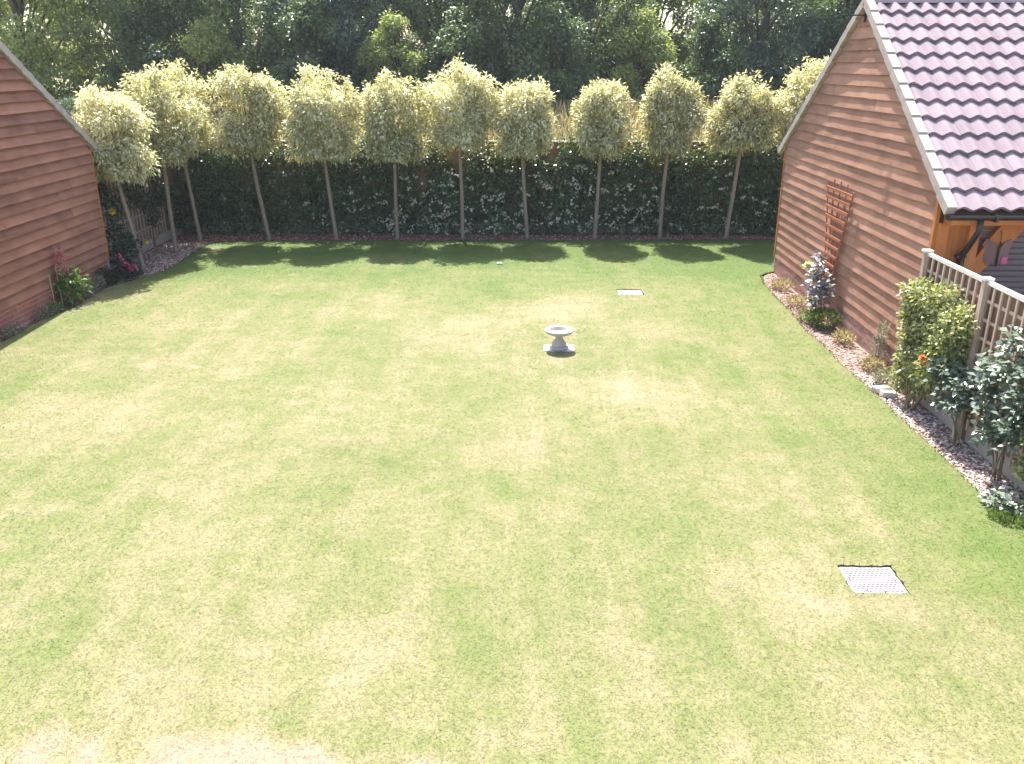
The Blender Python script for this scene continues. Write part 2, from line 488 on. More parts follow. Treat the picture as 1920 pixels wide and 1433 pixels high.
def foliage(name, parent, mat, blobs, n, L, W, droop=-0.35, spread=0.9, shell=0.7, zmin=None, tuft=1, fold=0.15, flat=0.9, out=None):
    P, d = blob_points(blobs, max(1, n // tuft), shell, zmin)
    if tuft > 1:
        P = np.repeat(P, tuft, axis=0) + rng.normal(size=(len(P) * tuft, 3)) * L * 0.45
        d = np.repeat(d, tuft, axis=0)
    D = d + rng.normal(size=P.shape) * spread * 0.6 + np.array([0, 0, droop])
    if flat > 1:
        D[:, 2] *= 0.35
    return fast_mesh(name, leaf_verts(P, D, L, W, fold, flat, d * out + np.array([0, 0, 1.0]) if out is not None else (np.tile([-0.30, -0.18, 1.0], (len(P), 1)) if flat == 4 else None)), 4, mat, parent)

# ------------------------------------------------------------------ setting
def bank(y):
    t_ = min(1, max(0, (y - 23.2) / 7.5))
    return 2.35 * t_ * t_ * (3 - 2 * t_)
ys = [-300, -60, -10, 0, 5, 10, 15, 20, 22] + [23 + 0.5 * i for i in range(18)] + [34, 38, 45, 60, 100, 300, 900]
xs = [-900, -300, -100, -40, -20, -10, 0, 10, 20, 40, 100, 300, 900]
m = MB()
vs_ = [(x, y, -0.06 + bank(y)) for y in ys for x in xs]
nx = len(xs)
m.add(vs_, [(j * nx + i, j * nx + i + 1, (j + 1) * nx + i + 1, (j + 1) * nx + i) for j in range(len(ys) - 1) for i in range(nx - 1)])
struct(m.build('ground', M_FIELD, smooth=True))

LAWN = [(-8.0, 1.0), (4.62, 1.0), (4.62, 6.9), (4.53, 7.5), (4.57, 8.1), (4.54, 9.2), (4.55, 10.2), (4.50, 11.4), (4.53, 12.6),
        (4.50, 13.2), (4.58, 14.2), (4.60, 15.4), (4.68, 16.4), (4.74, 16.75), (4.95, 17.05), (5.5, 17.35), (6.4, 17.6), (6.6, 20.46),
        (3.0, 20.43), (0.0, 20.36), (-3.6, 20.27), (-6.6, 20.16), (-7.25, 20.0), (-7.42, 19.5), (-7.36, 18.4), (-7.32, 17.4),
        (-7.42, 16.8), (-7.62, 16.3), (-7.85, 15.7), (-7.92, 15.1), (-7.80, 14.55), (-7.84, 14.2), (-7.98, 13.5), (-7.94, 12.2), (-7.96, 9.9)]
# soften the outline with small irregularities
def wobble(poly, amp=0.018, step=0.16):
    out = []
    for i in range(len(poly)):
        a, b = Vector(poly[i]), Vector(poly[(i + 1) % len(poly)])
        k = max(1, int((b - a).length / step))
        for j in range(k):
            p = a.lerp(b, j / k)
            out.append((p.x + random.uniform(-amp, amp), p.y + random.uniform(-amp, amp)))
    return out
LAWNW = wobble(LAWN)
COVERS = [(2.90, 6.075, 0.46, 0.40), (1.985, 15.44, 0.46, 0.42)]
def rect(cx, cy, w, h):
    return [(cx - w / 2, cy - h / 2), (cx + w / 2, cy - h / 2), (cx + w / 2, cy + h / 2), (cx - w / 2, cy + h / 2)]
holes = [wobble(rect(*c), 0.012, 0.045) for c in COVERS]
loops = [LAWNW] + holes
tris = tessellate_polygon([[Vector((p[0], p[1], 0)) for p in lp] for lp in loops])
allp = [p for lp in loops for p in lp]
m = MB()
def upface(t3):
    a, b, c = (Vector(allp[i]) for i in t3)
    return t3 if (b - a).cross(c - a) > 0 else t3[::-1]
m.add([(p[0], p[1], 0.0) for p in allp], [upface(tuple(t3)) for t3 in tris])
for lp in loops:
    n = len(lp)
    m.add([(p[0], p[1], 0.0) for p in lp] + [(p[0], p[1], -0.058) for p in lp],
          [(i, (i + 1) % n, n + (i + 1) % n, n + i) for i in range(n)], 1)
struct(m.build('lawn', None, mats=[M_LAWN, M_SOIL]))

def sheet(name, poly, z, mat):
    mm = MB()
    mm.add([(p[0], p[1], z) for p in poly], [tuple(range(len(poly)))])
    return struct(mm.build(name, mat))
sheet('drive', [(5.05, 0.0), (30, 0.0), (30, 10.72), (5.05, 10.72)], -0.012, M_PAVE)
sheet('bed_right', [(4.3, 1.0), (5.04, 1.0), (5.04, 10.55), (5.18, 10.6), (5.18, 17.5), (4.3, 17.5)], -0.034, M_BEDR)
sheet('bed_left', [(-8.25, 9.7), (-7.2, 9.7), (-7.0, 19.6), (-7.0, 21.6), (-8.65, 21.6), (-8.65, 16.3), (-8.25, 16.3)], -0.034, M_SOIL)
sheet('bed_back', [(-7.0, 19.7), (9.0, 19.9), (9.0, 21.6), (-7.0, 21.6)], -0.030, M_SOIL)

# ---- point in polygon (vectorised)
def inside(P, poly):
    x, y = P[:, 0], P[:, 1]
    res = np.zeros(len(P), bool)
    n = len(poly)
    for i in range(n):
        x0, y0 = poly[i]
        x1, y1 = poly[(i + 1) % n]
        c = ((y0 > y) != (y1 > y))
        with np.errstate(divide='ignore', invalid='ignore'):
            xi = (x1 - x0) * (y - y0) / (y1 - y0) + x0
        res ^= c & (x < xi)
    return res

def grass_blades():
    out = []
    for (y0, y1, dens, ln, wd) in [(3.2, 6.0, 5200, 0.026, 0.0036), (6.0, 9.0, 3600, 0.026, 0.0046), (9.0, 13.0, 2000, 0.027, 0.0065), (13.0, 20.6, 1100, 0.028, 0.010)]:
        xa = -0.62 * y1 - 1.2
        xb = 0.62 * y1 + 1.2
        xa, xb = max(xa, -8.1), min(xb, 6.7)
        n = int((xb - xa) * (y1 - y0) * dens)
        P = np.column_stack([rng.uniform(xa, xb, n), rng.uniform(y0, y1, n), np.zeros(n)])
        k = inside(P, LAWNW)
        for (cx, cy, w, h) in COVERS:
            k &= ~((abs(P[:, 0] - cx) < w / 2 - 0.0) & (abs(P[:, 1] - cy) < h / 2 - 0.0))
        k &= ~((abs(P[:, 0] - 0.535) < 0.21) & (abs(P[:, 1] - 12.07) < 0.20))
        P = P[k]
        n = len(P)
        a = rng.uniform(0, 2 * math.pi, n)
        lean = rng.uniform(1.8, 6.0, n)
        D = unit(np.column_stack([np.cos(a) * lean, np.sin(a) * lean, np.ones(n)]))
        S = unit(np.column_stack([-np.sin(a), np.cos(a), rng.normal(size=n) * 0.3]))
        L = (ln * rng.uniform(0.5, 1.35, n))[:, None]
        W = (wd * rng.uniform(0.6, 1.3, n))[:, None]
        v = np.empty((n, 3, 3))
        v[:, 0] = P - S * W / 2
        v[:, 1] = P + S * W / 2
        v[:, 2] = P + D * L
        out.append(v.reshape(-1, 3))
    return np.concatenate(out)
g = stuff(fast_mesh('grass', grass_blades(), 3, M_GRASS))
tag(g, 'short mown grass of the lawn with dry straw patches', 'grass')

# ragged longer grass round the edges of the lawn and the covers
def fringe():
    P = []
    for lp, k in ((LAWNW, 16), (holes[0], 1), (holes[1], 1)):
        for i in range(len(lp)):
            a, b = np.array(lp[i]), np.array(lp[(i + 1) % len(lp)])
            if a[1] < 3:
                continue
            for j in range(k):
                q = a + (b - a) * random.random()
                P.append((q[0] + random.gauss(0, 0.012), q[1] + random.gauss(0, 0.012), -0.008))
    P = np.array(P)
    D = rng.normal(size=P.shape) * 0.6 + np.array([0, 0, 0.8])
    return leaf_verts(P, D, 0.042, 0.009)
g = stuff(fast_mesh('edge_grass', fringe(), 4, M_GRASS))
tag(g, 'ragged longer grass along the cut edges of the lawn', 'grass')

def tall_grass():
    n = 26000
    P = np.column_stack([rng.uniform(-16, 15, n), rng.uniform(24.5, 32.0, n), np.zeros(n)])
    P[:, 2] = [bank(y) - 0.08 for y in P[:, 1]]
    D = rng.normal(size=P.shape) * 0.25 + np.array([0, 0, 1.0])
    return leaf_verts(P, D, 0.55, 0.05)
g = stuff(fast_mesh('tall_grass', tall_grass(), 4, M_LPALE))
tag(g, 'tall pale straw grass on the bank beyond the back fence', 'grass')

# ---- loose stones: small squashed octahedra
def chips(name, poly, n, size, mat, z, label, cat):
    poly_ = np.array(poly)
    lo, hi = poly_.min(0), poly_.max(0)
    P = np.column_stack([rng.uniform(lo[0], hi[0], n), rng.uniform(lo[1], hi[1], n), np.full(n, z)])
    P = P[inside(P, poly) & ~inside(P, LAWNW)]
    n = len(P)
    s = size * rng.uniform(0.5, 1.3, n)[:, None]
    a = rng.uniform(0, 6.28, n)
    U = np.column_stack([np.cos(a), np.sin(a), rng.normal(size=n) * 0.25]) * s
    V = np.column_stack([-np.sin(a), np.cos(a), rng.normal(size=n) * 0.25]) * s * 0.7
    W = np.column_stack([rng.normal(size=n) * 0.2, rng.normal(size=n) * 0.2, np.ones(n)]) * s * 0.38
    base = np.stack([P + U, P + V, P - U, P - V, P + W, P - W], 1)
    F = np.array([(0, 1, 4), (1, 2, 4), (2, 3, 4), (3, 0, 4), (1, 0, 5), (2, 1, 5), (3, 2, 5), (0, 3, 5)])
    me = bpy.data.meshes.new(name)
    me.from_pydata(base.reshape(-1, 3).tolist(), [], (F[None] + (np.arange(n) * 6)[:, None, None]).reshape(-1, 3).tolist())
    o = stuff(link(name, me, mat))
    return tag(o, label, cat)
chips('chippings', [(4.35, 5.0), (5.0, 5.0), (5.0, 10.5), (5.05, 10.6), (5.05, 11.2), (4.35, 11.2)], 5200, 0.026, M_CHIPW, -0.024,
      'pale pinkish stone chippings in the border below the trellis fence', 'chippings')
chips('soil_crumbs', [(4.35, 11.0), (5.08, 11.0), (5.08, 17.3), (4.35, 17.3)], 4200, 0.024, M_CHIP, -0.028,
      'reddish soil crumbs and stones in the border below the right garage', 'soil')
chips('corner_chippings', [(-8.5, 16.3), (-7.1, 16.3), (-7.1, 20.1), (-8.5, 20.1)], 5200, 0.030, M_CHIP, -0.024,
      'pinkish brown chippings under the trees in the left corner', 'chippings')
chips('bark_mulch', [(-8.5, 19.9), (7.0, 20.1), (7.0, 21.3), (-8.5, 21.3)], 9500, 0.032, M_BARK, -0.02,
      'reddish bark mulch strip under the row of trees', 'mulch')
chips('bed_crumbs', [(-8.12, 10.0), (-7.3, 10.0), (-7.3, 16.4), (-8.12, 16.4)], 3000, 0.022, M_BARK, -0.028,
      'dark soil crumbs in the border below the left garage', 'soil')

# ------------------------------------------------------------------ garages
PITCH = math.atan((4.842 - 2.317) / (13.944 - 10.343))
CP, SP = math.cos(PITCH), math.sin(PITCH)
SLOPE = (13.944 - 10.343) / CP
GAUGE = SLOPE / 13
COLW = 0.2245

def tile_mesh(cols=1):
    """pantile, local x across, y up the slope, z out of the slope; lower edge at y=0"""
    mm = MB()
    ln, th, seg = GAUGE + 0.055, 0.016, 12
    n = seg + 1
    top = []
    for i in range(n):
        u = i / seg
        zz = 0.027 * math.sin(2 * math.pi * (u - 0.12)) + 0.004 * math.sin(4 * math.pi * (u - 0.12))
        top.append((u * (COLW + 0.010) - 0.004, zz))
    lf, lb = 0.046, 0.002
    a = [(x, 0, z + lf + th) for x, z in top]
    b = [(x, ln, z + lb + th) for x, z in top]
    c = [(x, 0, z + lf - th) for x, z in top]
    d = [(x, ln, z + lb) for x, z in top]
    def strip(p, q):
        mm.add(p + q, [(i, i + 1, n + i + 1, n + i) for i in range(seg)])
    strip(a, b)
    strip(c[::-1], d[::-1])
    strip(c, a)
    strip(b, d)
    mm.add([a[0], b[0], d[0], c[0]], [(0, 1, 2, 3)])
    mm.add([a[-1], c[-1], d[-1], b[-1]], [(0, 1, 2, 3)])
    return mm

def make_garage(side, label, x_wall, y0, y1, x_far, ridge_y, ridge_z, cols, mboard, mbrick, courses, seed):
    """side=-1: boarded gable faces -x (right hand garage); +1: faces +x"""
    rs = random.Random(seed)
    g = thing('garage', label, 'garage', (x_wall, (y0 + y1) / 2, 0))
    out = Vector((side, 0, 0))
    hs = math.tan(PITCH)
    def roof_z(y):
        return ridge_z - abs(y - ridge_y) * hs
    lid = 0.085                                   # depth of the roof build-up under the tiles
    xin = x_wall - side * 0.012
    # core walls
    ze0, ze1 = roof_z(y0) - lid, roof_z(y1) - lid
    poly = [(xin, y0 + 0.02, -0.06), (xin, y1 - 0.02, -0.06), (xin, y1 - 0.02, ze1), (xin, ridge_y, ridge_z - lid - 0.02), (xin, y0 + 0.02, ze0)]
    w = MB()
    w.prism(poly if side > 0 else poly[::-1], (x_far - side * -0.05 - xin, 0, 0))
    wall = w.build('wall', M_WALL, g)
    # brick plinth
    ch, bl = 0.075, 0.225
    plz = courses * ch
    k = MB()
    k.box((x_wall + side * 0.004, (y0 + y1) / 2, plz / 2 - 0.03), (0.03, y1 - y0 - 0.02, plz + 0.06 - 0.012))
    k.build('mortar', M_MORTAR, g)
    bm = MB().box((0, 0, 0), (0.03, bl - 0.011, ch - 0.011)).mesh('brick')
    bm.materials.append(mbrick)
    bh = MB().box((0, 0, 0), (0.03, bl / 2 - 0.011, ch - 0.011)).mesh('brick')
    bh.materials.append(mbrick)
    for c in range(courses):
        yy = y0 + (0.0 if c % 2 == 0 else bl / 2)
        if c % 2:
            link('brick', bh, None, g, (x_wall + side * 0.010, y0 + bl / 4, c * ch + ch / 2))
        while yy + bl <= y1 + 0.001:
            link('brick', bm, None, g, (x_wall + side * (0.010 + rs.uniform(-0.0015, 0.0015)), yy + bl / 2, c * ch + ch / 2))
            yy += bl
        if y1 - yy > bl / 2 - 0.01:
            link('brick', bh, None, g, (x_wall + side * 0.010, yy + bl / 4, c * ch + ch / 2))
    # weatherboards
    EXP = 0.168
    z = plz
    row = 0
    while True:
        za, zb = z, z + EXP + 0.012
        def ext(zz):
            lo, hi = y0 + 0.06, y1 - 0.06
            q = (ridge_z - lid - zz) / hs
            return max(lo, ridge_y - q), min(hi, ridge_y + q)
        a0, a1 = ext(za)
        if a1 - a0 < 0.12:
            break
        b0, b1 = ext(zb)
        if b1 < b0:
            b0 = b1 = ridge_y
        span = a1 - a0
        cuts = []
        if span > 3.0:
            q = a0 + rs.uniform(1.2, min(4.2, span - 0.8))
            cuts.append(q)
            if a1 - q > 3.9:
                cuts.append(q + rs.uniform(2.2, a1 - q - 0.9))
        edges = [(a0, b0)] + [(c, c) for c in cuts] + [(a1, b1)]
        for i in range(len(edges) - 1):
            (l0, l1), (h0, h1) = edges[i], edges[i + 1]
            gp = 0.0022
            l0, l1, h0, h1 = l0 + gp, l1 + gp, h0 - gp, h1 - gp
            if h1 <= l1:
                h1 = l1 = (h1 + l1) / 2
            jit = rs.uniform(-0.0025, 0.0025)
            tb, tt = (0.0330 if side < 0 else 0.066) + jit * 0.6, (0.012 if side < 0 else 0.006)
            zj = rs.uniform(-0.003, 0.003)
            vs = []
            NS = 14 if (h0 - l0) > 0.6 else 1
            bow = [rs.uniform(-0.0055, 0.0055) for _ in range(NS + 1)]
            for j in range(NS + 1):
                ya = l0 + (h0 - l0) * j / NS
                yb = l1 + (h1 - l1) * j / NS
                dz = zj + bow[j]
                vs += [(x_wall, ya, za + dz), (x_wall + side * (tb + bow[j] * 0.25), ya, za + dz),
                       (x_wall + side * tt, yb, zb), (x_wall, yb, zb)]
            fs = [(0, 1, 2, 3), tuple(4 * NS + q for q in (3, 2, 1, 0))]
            for j in range(NS):
                o = 4 * j
                fs += [(o + 1, o, o + 4, o + 5), (o + 2, o + 1, o + 5, o + 6), (o + 3, o + 2, o + 6, o + 7), (o, o + 3, o + 7, o + 4)]
            if side > 0:
                fs = [f[::-1] for f in fs]
            MB().add(vs, fs).build('board', mboard, g)
        z += EXP
        row += 1
    # corner posts
    for yy in (y0 + 0.03, y1 - 0.03):
        zt = roof_z(yy) - lid - 0.02
        MB().box((x_wall + side * 0.014, yy, (zt + plz) / 2), (0.048, 0.06, zt - plz)).build('corner_post', M_POST, g)
    # roof: two slopes of tiles, each row bedded on a batten deck
    xv = x_wall - side * 0.030                     # outer edge of the tiles
    width = cols * COLW
    deckz = -0.045
    deck = MB()
    for sgn in (-1, 1):
        p0 = Vector((0, ridge_y, ridge_z + deckz))
        p1 = Vector((0, ridge_y + sgn * SLOPE * CP, ridge_z - SLOPE * SP + deckz))
        xa, xb = x_wall + side * 0.0, xv - side * width
        pl = [(xa, p0.y, p0.z), (xa, p1.y, p1.z), (xa, p1.y, p1.z - 0.05), (xa, p0.y, p0.z - 0.05)]
        deck.prism(pl if side * sgn < 0 else pl[::-1], (xb - xa, 0, 0))
    deck.build('roof_deck', M_WALL, g)
    x_left = min(xv, xv - side * width)
    tm = tile_mesh().mesh('tile')
    tm.materials.append(M_TILE)
    tm.polygons.foreach_set('use_smooth', [True] * len(tm.polygons))
    for sgn in (-1, 1):
        X = Vector((-sgn, 0, 0))
        Y = Vector((0, -sgn * CP, SP))
        Z = X.cross(Y)
        rot = Matrix((X, Y, Z)).transposed().to_4x4()
        individually = (side < 0 and sgn < 0)
        rest = MB()
        tvs = [Vector(v.co) for v in tm.vertices]
        tfs = [tuple(p.vertices) for p in tm.polygons]
        for r in range(13):
            sdist = SLOPE - r * GAUGE
            for c in range(cols):
                xx = x_left + c * COLW if sgn < 0 else x_left + (c + 1) * COLW
                p = Vector((xx, ridge_y + sgn * sdist * CP, ridge_z - sdist * SP))
                p += Z * rs.uniform(-0.002, 0.002)
                if individually:
                    o = bpy.data.objects.new('tile', tm)
                    C.objects.link(o)
                    o.parent = g
                    o.matrix_local = Matrix.Translation(p - ORG[g.name]) @ rot @ Matrix.Rotation(rs.uniform(-0.004, 0.004), 4, 'Z')
                else:
                    rest.add([rot @ v + p for v in tvs], tfs)
        if not individually:
            stuff(rest.build('tiles', M_TILE, g))
    # ridge tiles
    rm = MB()
    n = 10
    vs, fs = [], []
    for j, xx in enumerate((0.0, 0.45)):
        for rad in (0.125, 0.100):
            for i in range(n + 1):
                a = math.pi * i / n
                vs.append((xx, rad * math.cos(a), (rad + (0.012 if j == 0 else 0)) * math.sin(a) * 0.85))
    q = n + 1
    for i in range(n):
        fs += [(i, i + 1, 2 * q + i + 1, 2 * q + i), (q + i + 1, q + i, 3 * q + i, 3 * q + i + 1), (i + 1, i, q + i, q + i + 1), (2 * q + i, 2 * q + i + 1, 3 * q + i + 1, 3 * q + i)]
    rmm = rm.add(vs, fs).mesh('ridge_tile')
    rmm.materials.append(M_RIDGE)
    xx = x_left
    while xx < x_left + width - 0.05:
        link('ridge_tile', rmm, None, g, (xx, ridge_y, ridge_z - 0.025))
        xx += 0.44
    # verge units (stepped, pale)
    for sgn in (-1, 1):
        Y = Vector((0, -sgn * CP, SP))
        for r in range(13):
            sd = SLOPE - r * GAUGE
            lo = Vector((x_wall + side * 0.025, ridge_y + sgn * sd * CP, ridge_z - sd * SP))
            hi = lo + Y * (GAUGE - 0.004)
            Zn = Vector((0, sgn * SP, CP))
            v = MB()
            v.bar(lo + Zn * 0.020, hi + Zn * 0.004, 0.118, 0.118, Zn)
            v.build('verge_unit', M_VERGE, g)
    # far end wall and eaves boards of the sloping sides
    for sgn in (-1, 1):
        yy = ridge_y + sgn * (SLOPE * CP - 0.03)
        zz = ridge_z - (SLOPE - 0.03) * SP - 0.11
        fb = MB().box(((x_wall + side * 0.03 + xv - side * width) / 2, yy, zz), (abs(width) - 0.06, 0.022, 0.13))
        fb.build('fascia', M_POST, g)
    return g, roof_z

RG, rz = make_garage(-1, 'garage with brown weatherboarded gable and pale mauve pantile roof on the right', 5.13, 10.65, 17.25, 10.2, 13.944, 4.842, 23, M_BOARD, M_BRICKR, 4, 11)
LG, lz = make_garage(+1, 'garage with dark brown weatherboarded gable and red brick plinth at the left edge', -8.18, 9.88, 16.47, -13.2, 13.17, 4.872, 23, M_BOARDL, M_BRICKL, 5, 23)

# ---- front of the right hand garage: pier, beam, brace, shutter, gutter
yf = 10.65
def part(name, mat, parent, fn, smooth=False):
    mm = MB()
    fn(mm)
    return mm.build(name, mat, parent, smooth)
part('pier_post', M_POST, RG, lambda q: q.box((5.185, yf - 0.045, 1.07), (0.11, 0.09, 2.14)))
for i in range(3):
    part('pier_board', M_POST, RG, lambda q, i=i: q.box((5.285 + i * 0.082, yf - 0.022, 1.07), (0.079, 0.045, 2.12)))
part('pier_post', M_POST, RG, lambda q: q.box((5.545, yf - 0.06, 1.06), (0.13, 0.12, 2.12)))
part('lintel_beam', M_POST, RG, lambda q: q.box((7.70, yf - 0.07, 2.185), (5.02, 0.13, 0.13)))
def brace(q):
    poly = [(5.612, 1.46), (5.66, 1.46)]
    for i in range(7):
        t_ = i / 6
        poly.append((5.70 + 0.46 * t_ ** 0.92, 1.53 + 0.56 * t_))
    poly += [(6.17, 2.118), (5.86, 2.118)]
    for i in range(5):
        t_ = i / 4
        poly.append((5.82 - 0.19 * t_ ** 0.9, 2.07 - 0.33 * t_))
    poly.append((5.612, 1.72))
    q.prism([(x, yf - 0.02, z) for x, z in poly], (0, -0.09, 0))
part('knee_brace', M_POST, RG, brace)
part('brace_panel', M_POST, RG, lambda q: q.prism([(5.612, yf + 0.0, 1.70), (5.612, yf + 0.0, 2.118), (5.9, yf + 0.0, 2.118)], (0, -0.02, 0)))
# roller shutter
sl = MB()
pf = [(0, 0), (-0.010, 0.012), (-0.014, 0.036), (-0.010, 0.060), (0, 0.071)]
vs = [(x, yf + 0.12 + d, z) for x in (5.60, 10.15) for d, z in pf]
n = len(pf)
sl.add(vs, [(i, n + i, n + i + 1, i + 1) for i in range(n - 1)])
vs2 = [(x, yf + 0.125, z) for x in (5.60, 10.15) for z in (-0.001, 0.074)]
sl.add(vs2, [(0, 2, 3, 1)])
slm = sl.mesh('shutter_slat', Vector((7.875, yf + 0.12, 0)))
slm.materials.append(M_SHUT)
for i in range(29):
    link('shutter_slat', slm, None, RG, (7.875, yf - 0.015, 0.005 + i * 0.073))
# gutter with brackets and downpipe
def gutter(q):
    N = 8
    yy, zz = 10.343 - 0.055, 2.285
    for rad, flip in ((0.058, 0), (0.052, 1)):
        vs, fs = [], []
        for x in (5.06, 10.2):
            for i in range(N + 1):
                a = math.pi + math.pi * i / N
                vs.append((x, yy + rad * math.cos(a), zz + rad * math.sin(a)))
        fs = [(i, i + 1, N + 2 + i, N + 1 + i) for i in range(N)]
        q.add(vs, [f[::-1] for f in fs] if flip else fs)
    q.box((5.062, yy, zz - 0.025), (0.006, 0.112, 0.056))
    q.bar((5.06, yy - 0.058, zz), (10.2, yy - 0.058, zz), 0.012, 0.014)
    q.bar((5.06, yy + 0.058, zz), (10.2, yy + 0.058, zz), 0.012, 0.014)
gt = part('gutter', M_BLACK, RG, gutter)
for x in (5.62, 6.5, 7.4, 8.3, 9.2):
    part('bracket', M_BLACK, gt, lambda q, x=x: q.box((x, 10.343 - 0.05, 2.255), (0.03, 0.145, 0.085)))
part('downpipe', M_BLACK, RG, lambda q: q.tube([(5.46, 10.288, 2.235), (5.46, 10.288, 2.10), (5.455, 10.33, 2.03), (5.445, 10.47, 1.83), (5.44, 10.535, 1.76), (5.44, 10.54, 1.66), (5.44, 10.54, -0.02)], 0.036, 10), True)
for zc in (1.74, 0.9):
    part('pipe_clip', M_BLACK, RG, lambda q, zc=zc: q.box((5.44, 10.565, zc), (0.12, 0.075, 0.035)))

# hanging ornament on the brace
orn = thing('hanging_ornament', 'small mauve and pink metal ornament hanging on the timber brace', 'ornament', (5.86, 10.50, 1.55))
part('hook', M_BLACK, orn, lambda q: q.tube([(5.86, 10.53, 2.06), (5.86, 10.50, 2.03), (5.86, 10.50, 1.93)], 0.005, 6))
def wing(q, s):
    ps = [(0.01, 0.0), (0.06, 0.09), (0.15, 0.13), (0.19, 0.06), (0.14, -0.02), (0.17, -0.10), (0.11, -0.20), (0.04, -0.17), (0.01, -0.10)]
    pl = [(5.86 + s * x, 10.50 + 0.25 * x, 1.83 + z) for x, z in ps]
    q.prism(pl if s < 0 else pl[::-1], (0, 0.006, 0))
part('wing', M_MAUVE, orn, lambda q: wing(q, -1))
part('wing', M_MAUVE, orn, lambda q: wing(q, 1))
part('body', M_BLACK, orn, lambda q: q.tube([(5.86, 10.497, 1.93), (5.86, 10.49, 1.85), (5.86, 10.49, 1.70), (5.86, 10.497, 1.62)], [0.006, 0.016, 0.014, 0.004], 8), True)
part('pink_patch', M_HOTPINK, orn, lambda q: q.box((5.955, 10.512, 1.70), (0.075, 0.008, 0.085)))

# bracket arm at the gable peak
ar = thing('aerial_bracket', 'thin black metal arm with upright rod at the peak of the right garage gable', 'bracket', (5.10, 13.94, 4.55))
part('arm', M_BLACK, ar, lambda q: q.tube([(5.11, 13.94, 4.655), (4.70, 13.94, 4.655), (4.64, 13.94, 4.62)], 0.010, 6))
part('rod', M_BLACK, ar, lambda q: q.tube([(4.86, 13.94, 4.655), (4.86, 13.94, 5.35)], 0.011, 6))
part('plate', M_BLACK, ar, lambda q: q.box((5.095, 13.94, 4.64), (0.014, 0.05, 0.16)))

# ------------------------------------------------------------------ fan trellis on the right garage wall
ft = thing('fan_trellis', 'reddish brown fan shaped wooden trellis leaning on the right garage wall', 'trellis', (5.05, 13.9, 0.2))
def tw(u, v):                                       # u across (-1..1), v up 0..1
    half = 0.080 + (0.58 - 0.080) * v ** 1.15
    return Vector((5.052 + 0.012 * v, 13.93 + u * half, 0.24 + v * 1.86))
for u in (-1, -0.5, 0, 0.5, 1):
    a, b = tw(u, 0), tw(u, 1.03 if abs(u) < 0.9 else 1.01)
    if abs(u) < 0.9:
        b = tw(u, 1.06)
    part('upright_slat', M_FAN, ft, lambda q: q.bar(a, b, 0.024, 0.016, (1, 0, 0)))
for i in range(12):
    v = 0.10 + 0.88 * i / 11
    a, b = tw(-1.05, v), tw(1.05, v)
    off = Vector((-0.016, 0, 0))
    part('cross_slat', M_FAN, ft, lambda q: q.bar(a + off, b + off, 0.044, 0.016, (1, 0, 0)))

# ------------------------------------------------------------------ fences
def close_board(name, label, a, b, top, mat, facing, gravel=True, cap=True, group=None, posts=None, pw=0.125):
    a, b = Vector((a[0], a[1], 0)), Vector((b[0], b[1], 0))
    d = (b - a).normalized()
    L = (b - a).length
    n3 = Vector((facing[0], facing[1], 0))
    f = thing(name, label, 'fence', tuple(a), group)
    z0 = 0.18 if gravel else 0.02
    rotm = Matrix((d, n3, Vector((0, 0, 1)))).transposed()
    bm = MB()
    h = top - z0
    w = pw + 0.02
    bm.add([rotm @ Vector(p) for p in [(-w / 2, 0.0, 0), (w / 2, 0.004, 0), (w / 2, 0.016, 0), (-w / 2, 0.008, 0),
            (-w / 2, 0.0, h), (w / 2, 0.004, h), (w / 2, 0.016, h), (-w / 2, 0.008, h)]],
           [(3, 2, 1, 0), (4, 5, 6, 7), (0, 1, 5, 4), (2, 3, 7, 6), (1, 2, 6, 5), (3, 0, 4, 7)])
    me = bm.mesh('board')
    me.materials.append(mat)
    k = int(L / pw)
    for i in range(k):
        p = a + d * (pw * (i + 0.5)) + n3 * (0.0015 * (i % 3))
        link('board', me, None, f, (p.x, p.y, z0))
    if gravel:
        q = MB()
        q.bar(a + n3 * 0.02 + Vector((0, 0, 0.06)), b + n3 * 0.02 + Vector((0, 0, 0.06)), 0.05, 0.235)
        q.build('gravel_board', M_GBOARD, f)
    if cap:
        q = MB()
        q.bar(a + Vector((0, 0, top + 0.0155)) + n3 * 0.01, b + Vector((0, 0, top + 0.0155)) + n3 * 0.01, 0.066, 0.030)
        q.build('capping_rail', M_CAP, f)
    step = 1.83 if posts is None else None
    ps = posts if posts is not None else [i * step for i in range(int(L / step) + 1)]
    for s_ in ps:
        p = a + d * s_ + n3 * 0.035
        MB().box((p.x, p.y, top / 2 - 0.02), (0.095, 0.095, top + 0.10)).build('post', mat, f)
    return f

BF = close_board('fence', 'tall brown close boarded back fence behind the row of trees and climbers', (-8.62, 21.52), (9.5, 21.52), 2.17, M_FENCE, (0, -1))
LF = close_board('fence', 'brown close boarded side fence with trellis in the left corner', (-8.62, 21.40), (-8.62, 16.10), 1.95, M_FENCE, (1, 0))
RF = close_board('fence', 'brown boarded fence with bleached capping rail beside the right garage', (5.065, 2.0), (5.065, 10.42), 1.74, M_FENCE, (-1, 0), posts=[0.05, 1.6, 3.3, 5.1, 6.96, 8.36], pw=0.12)

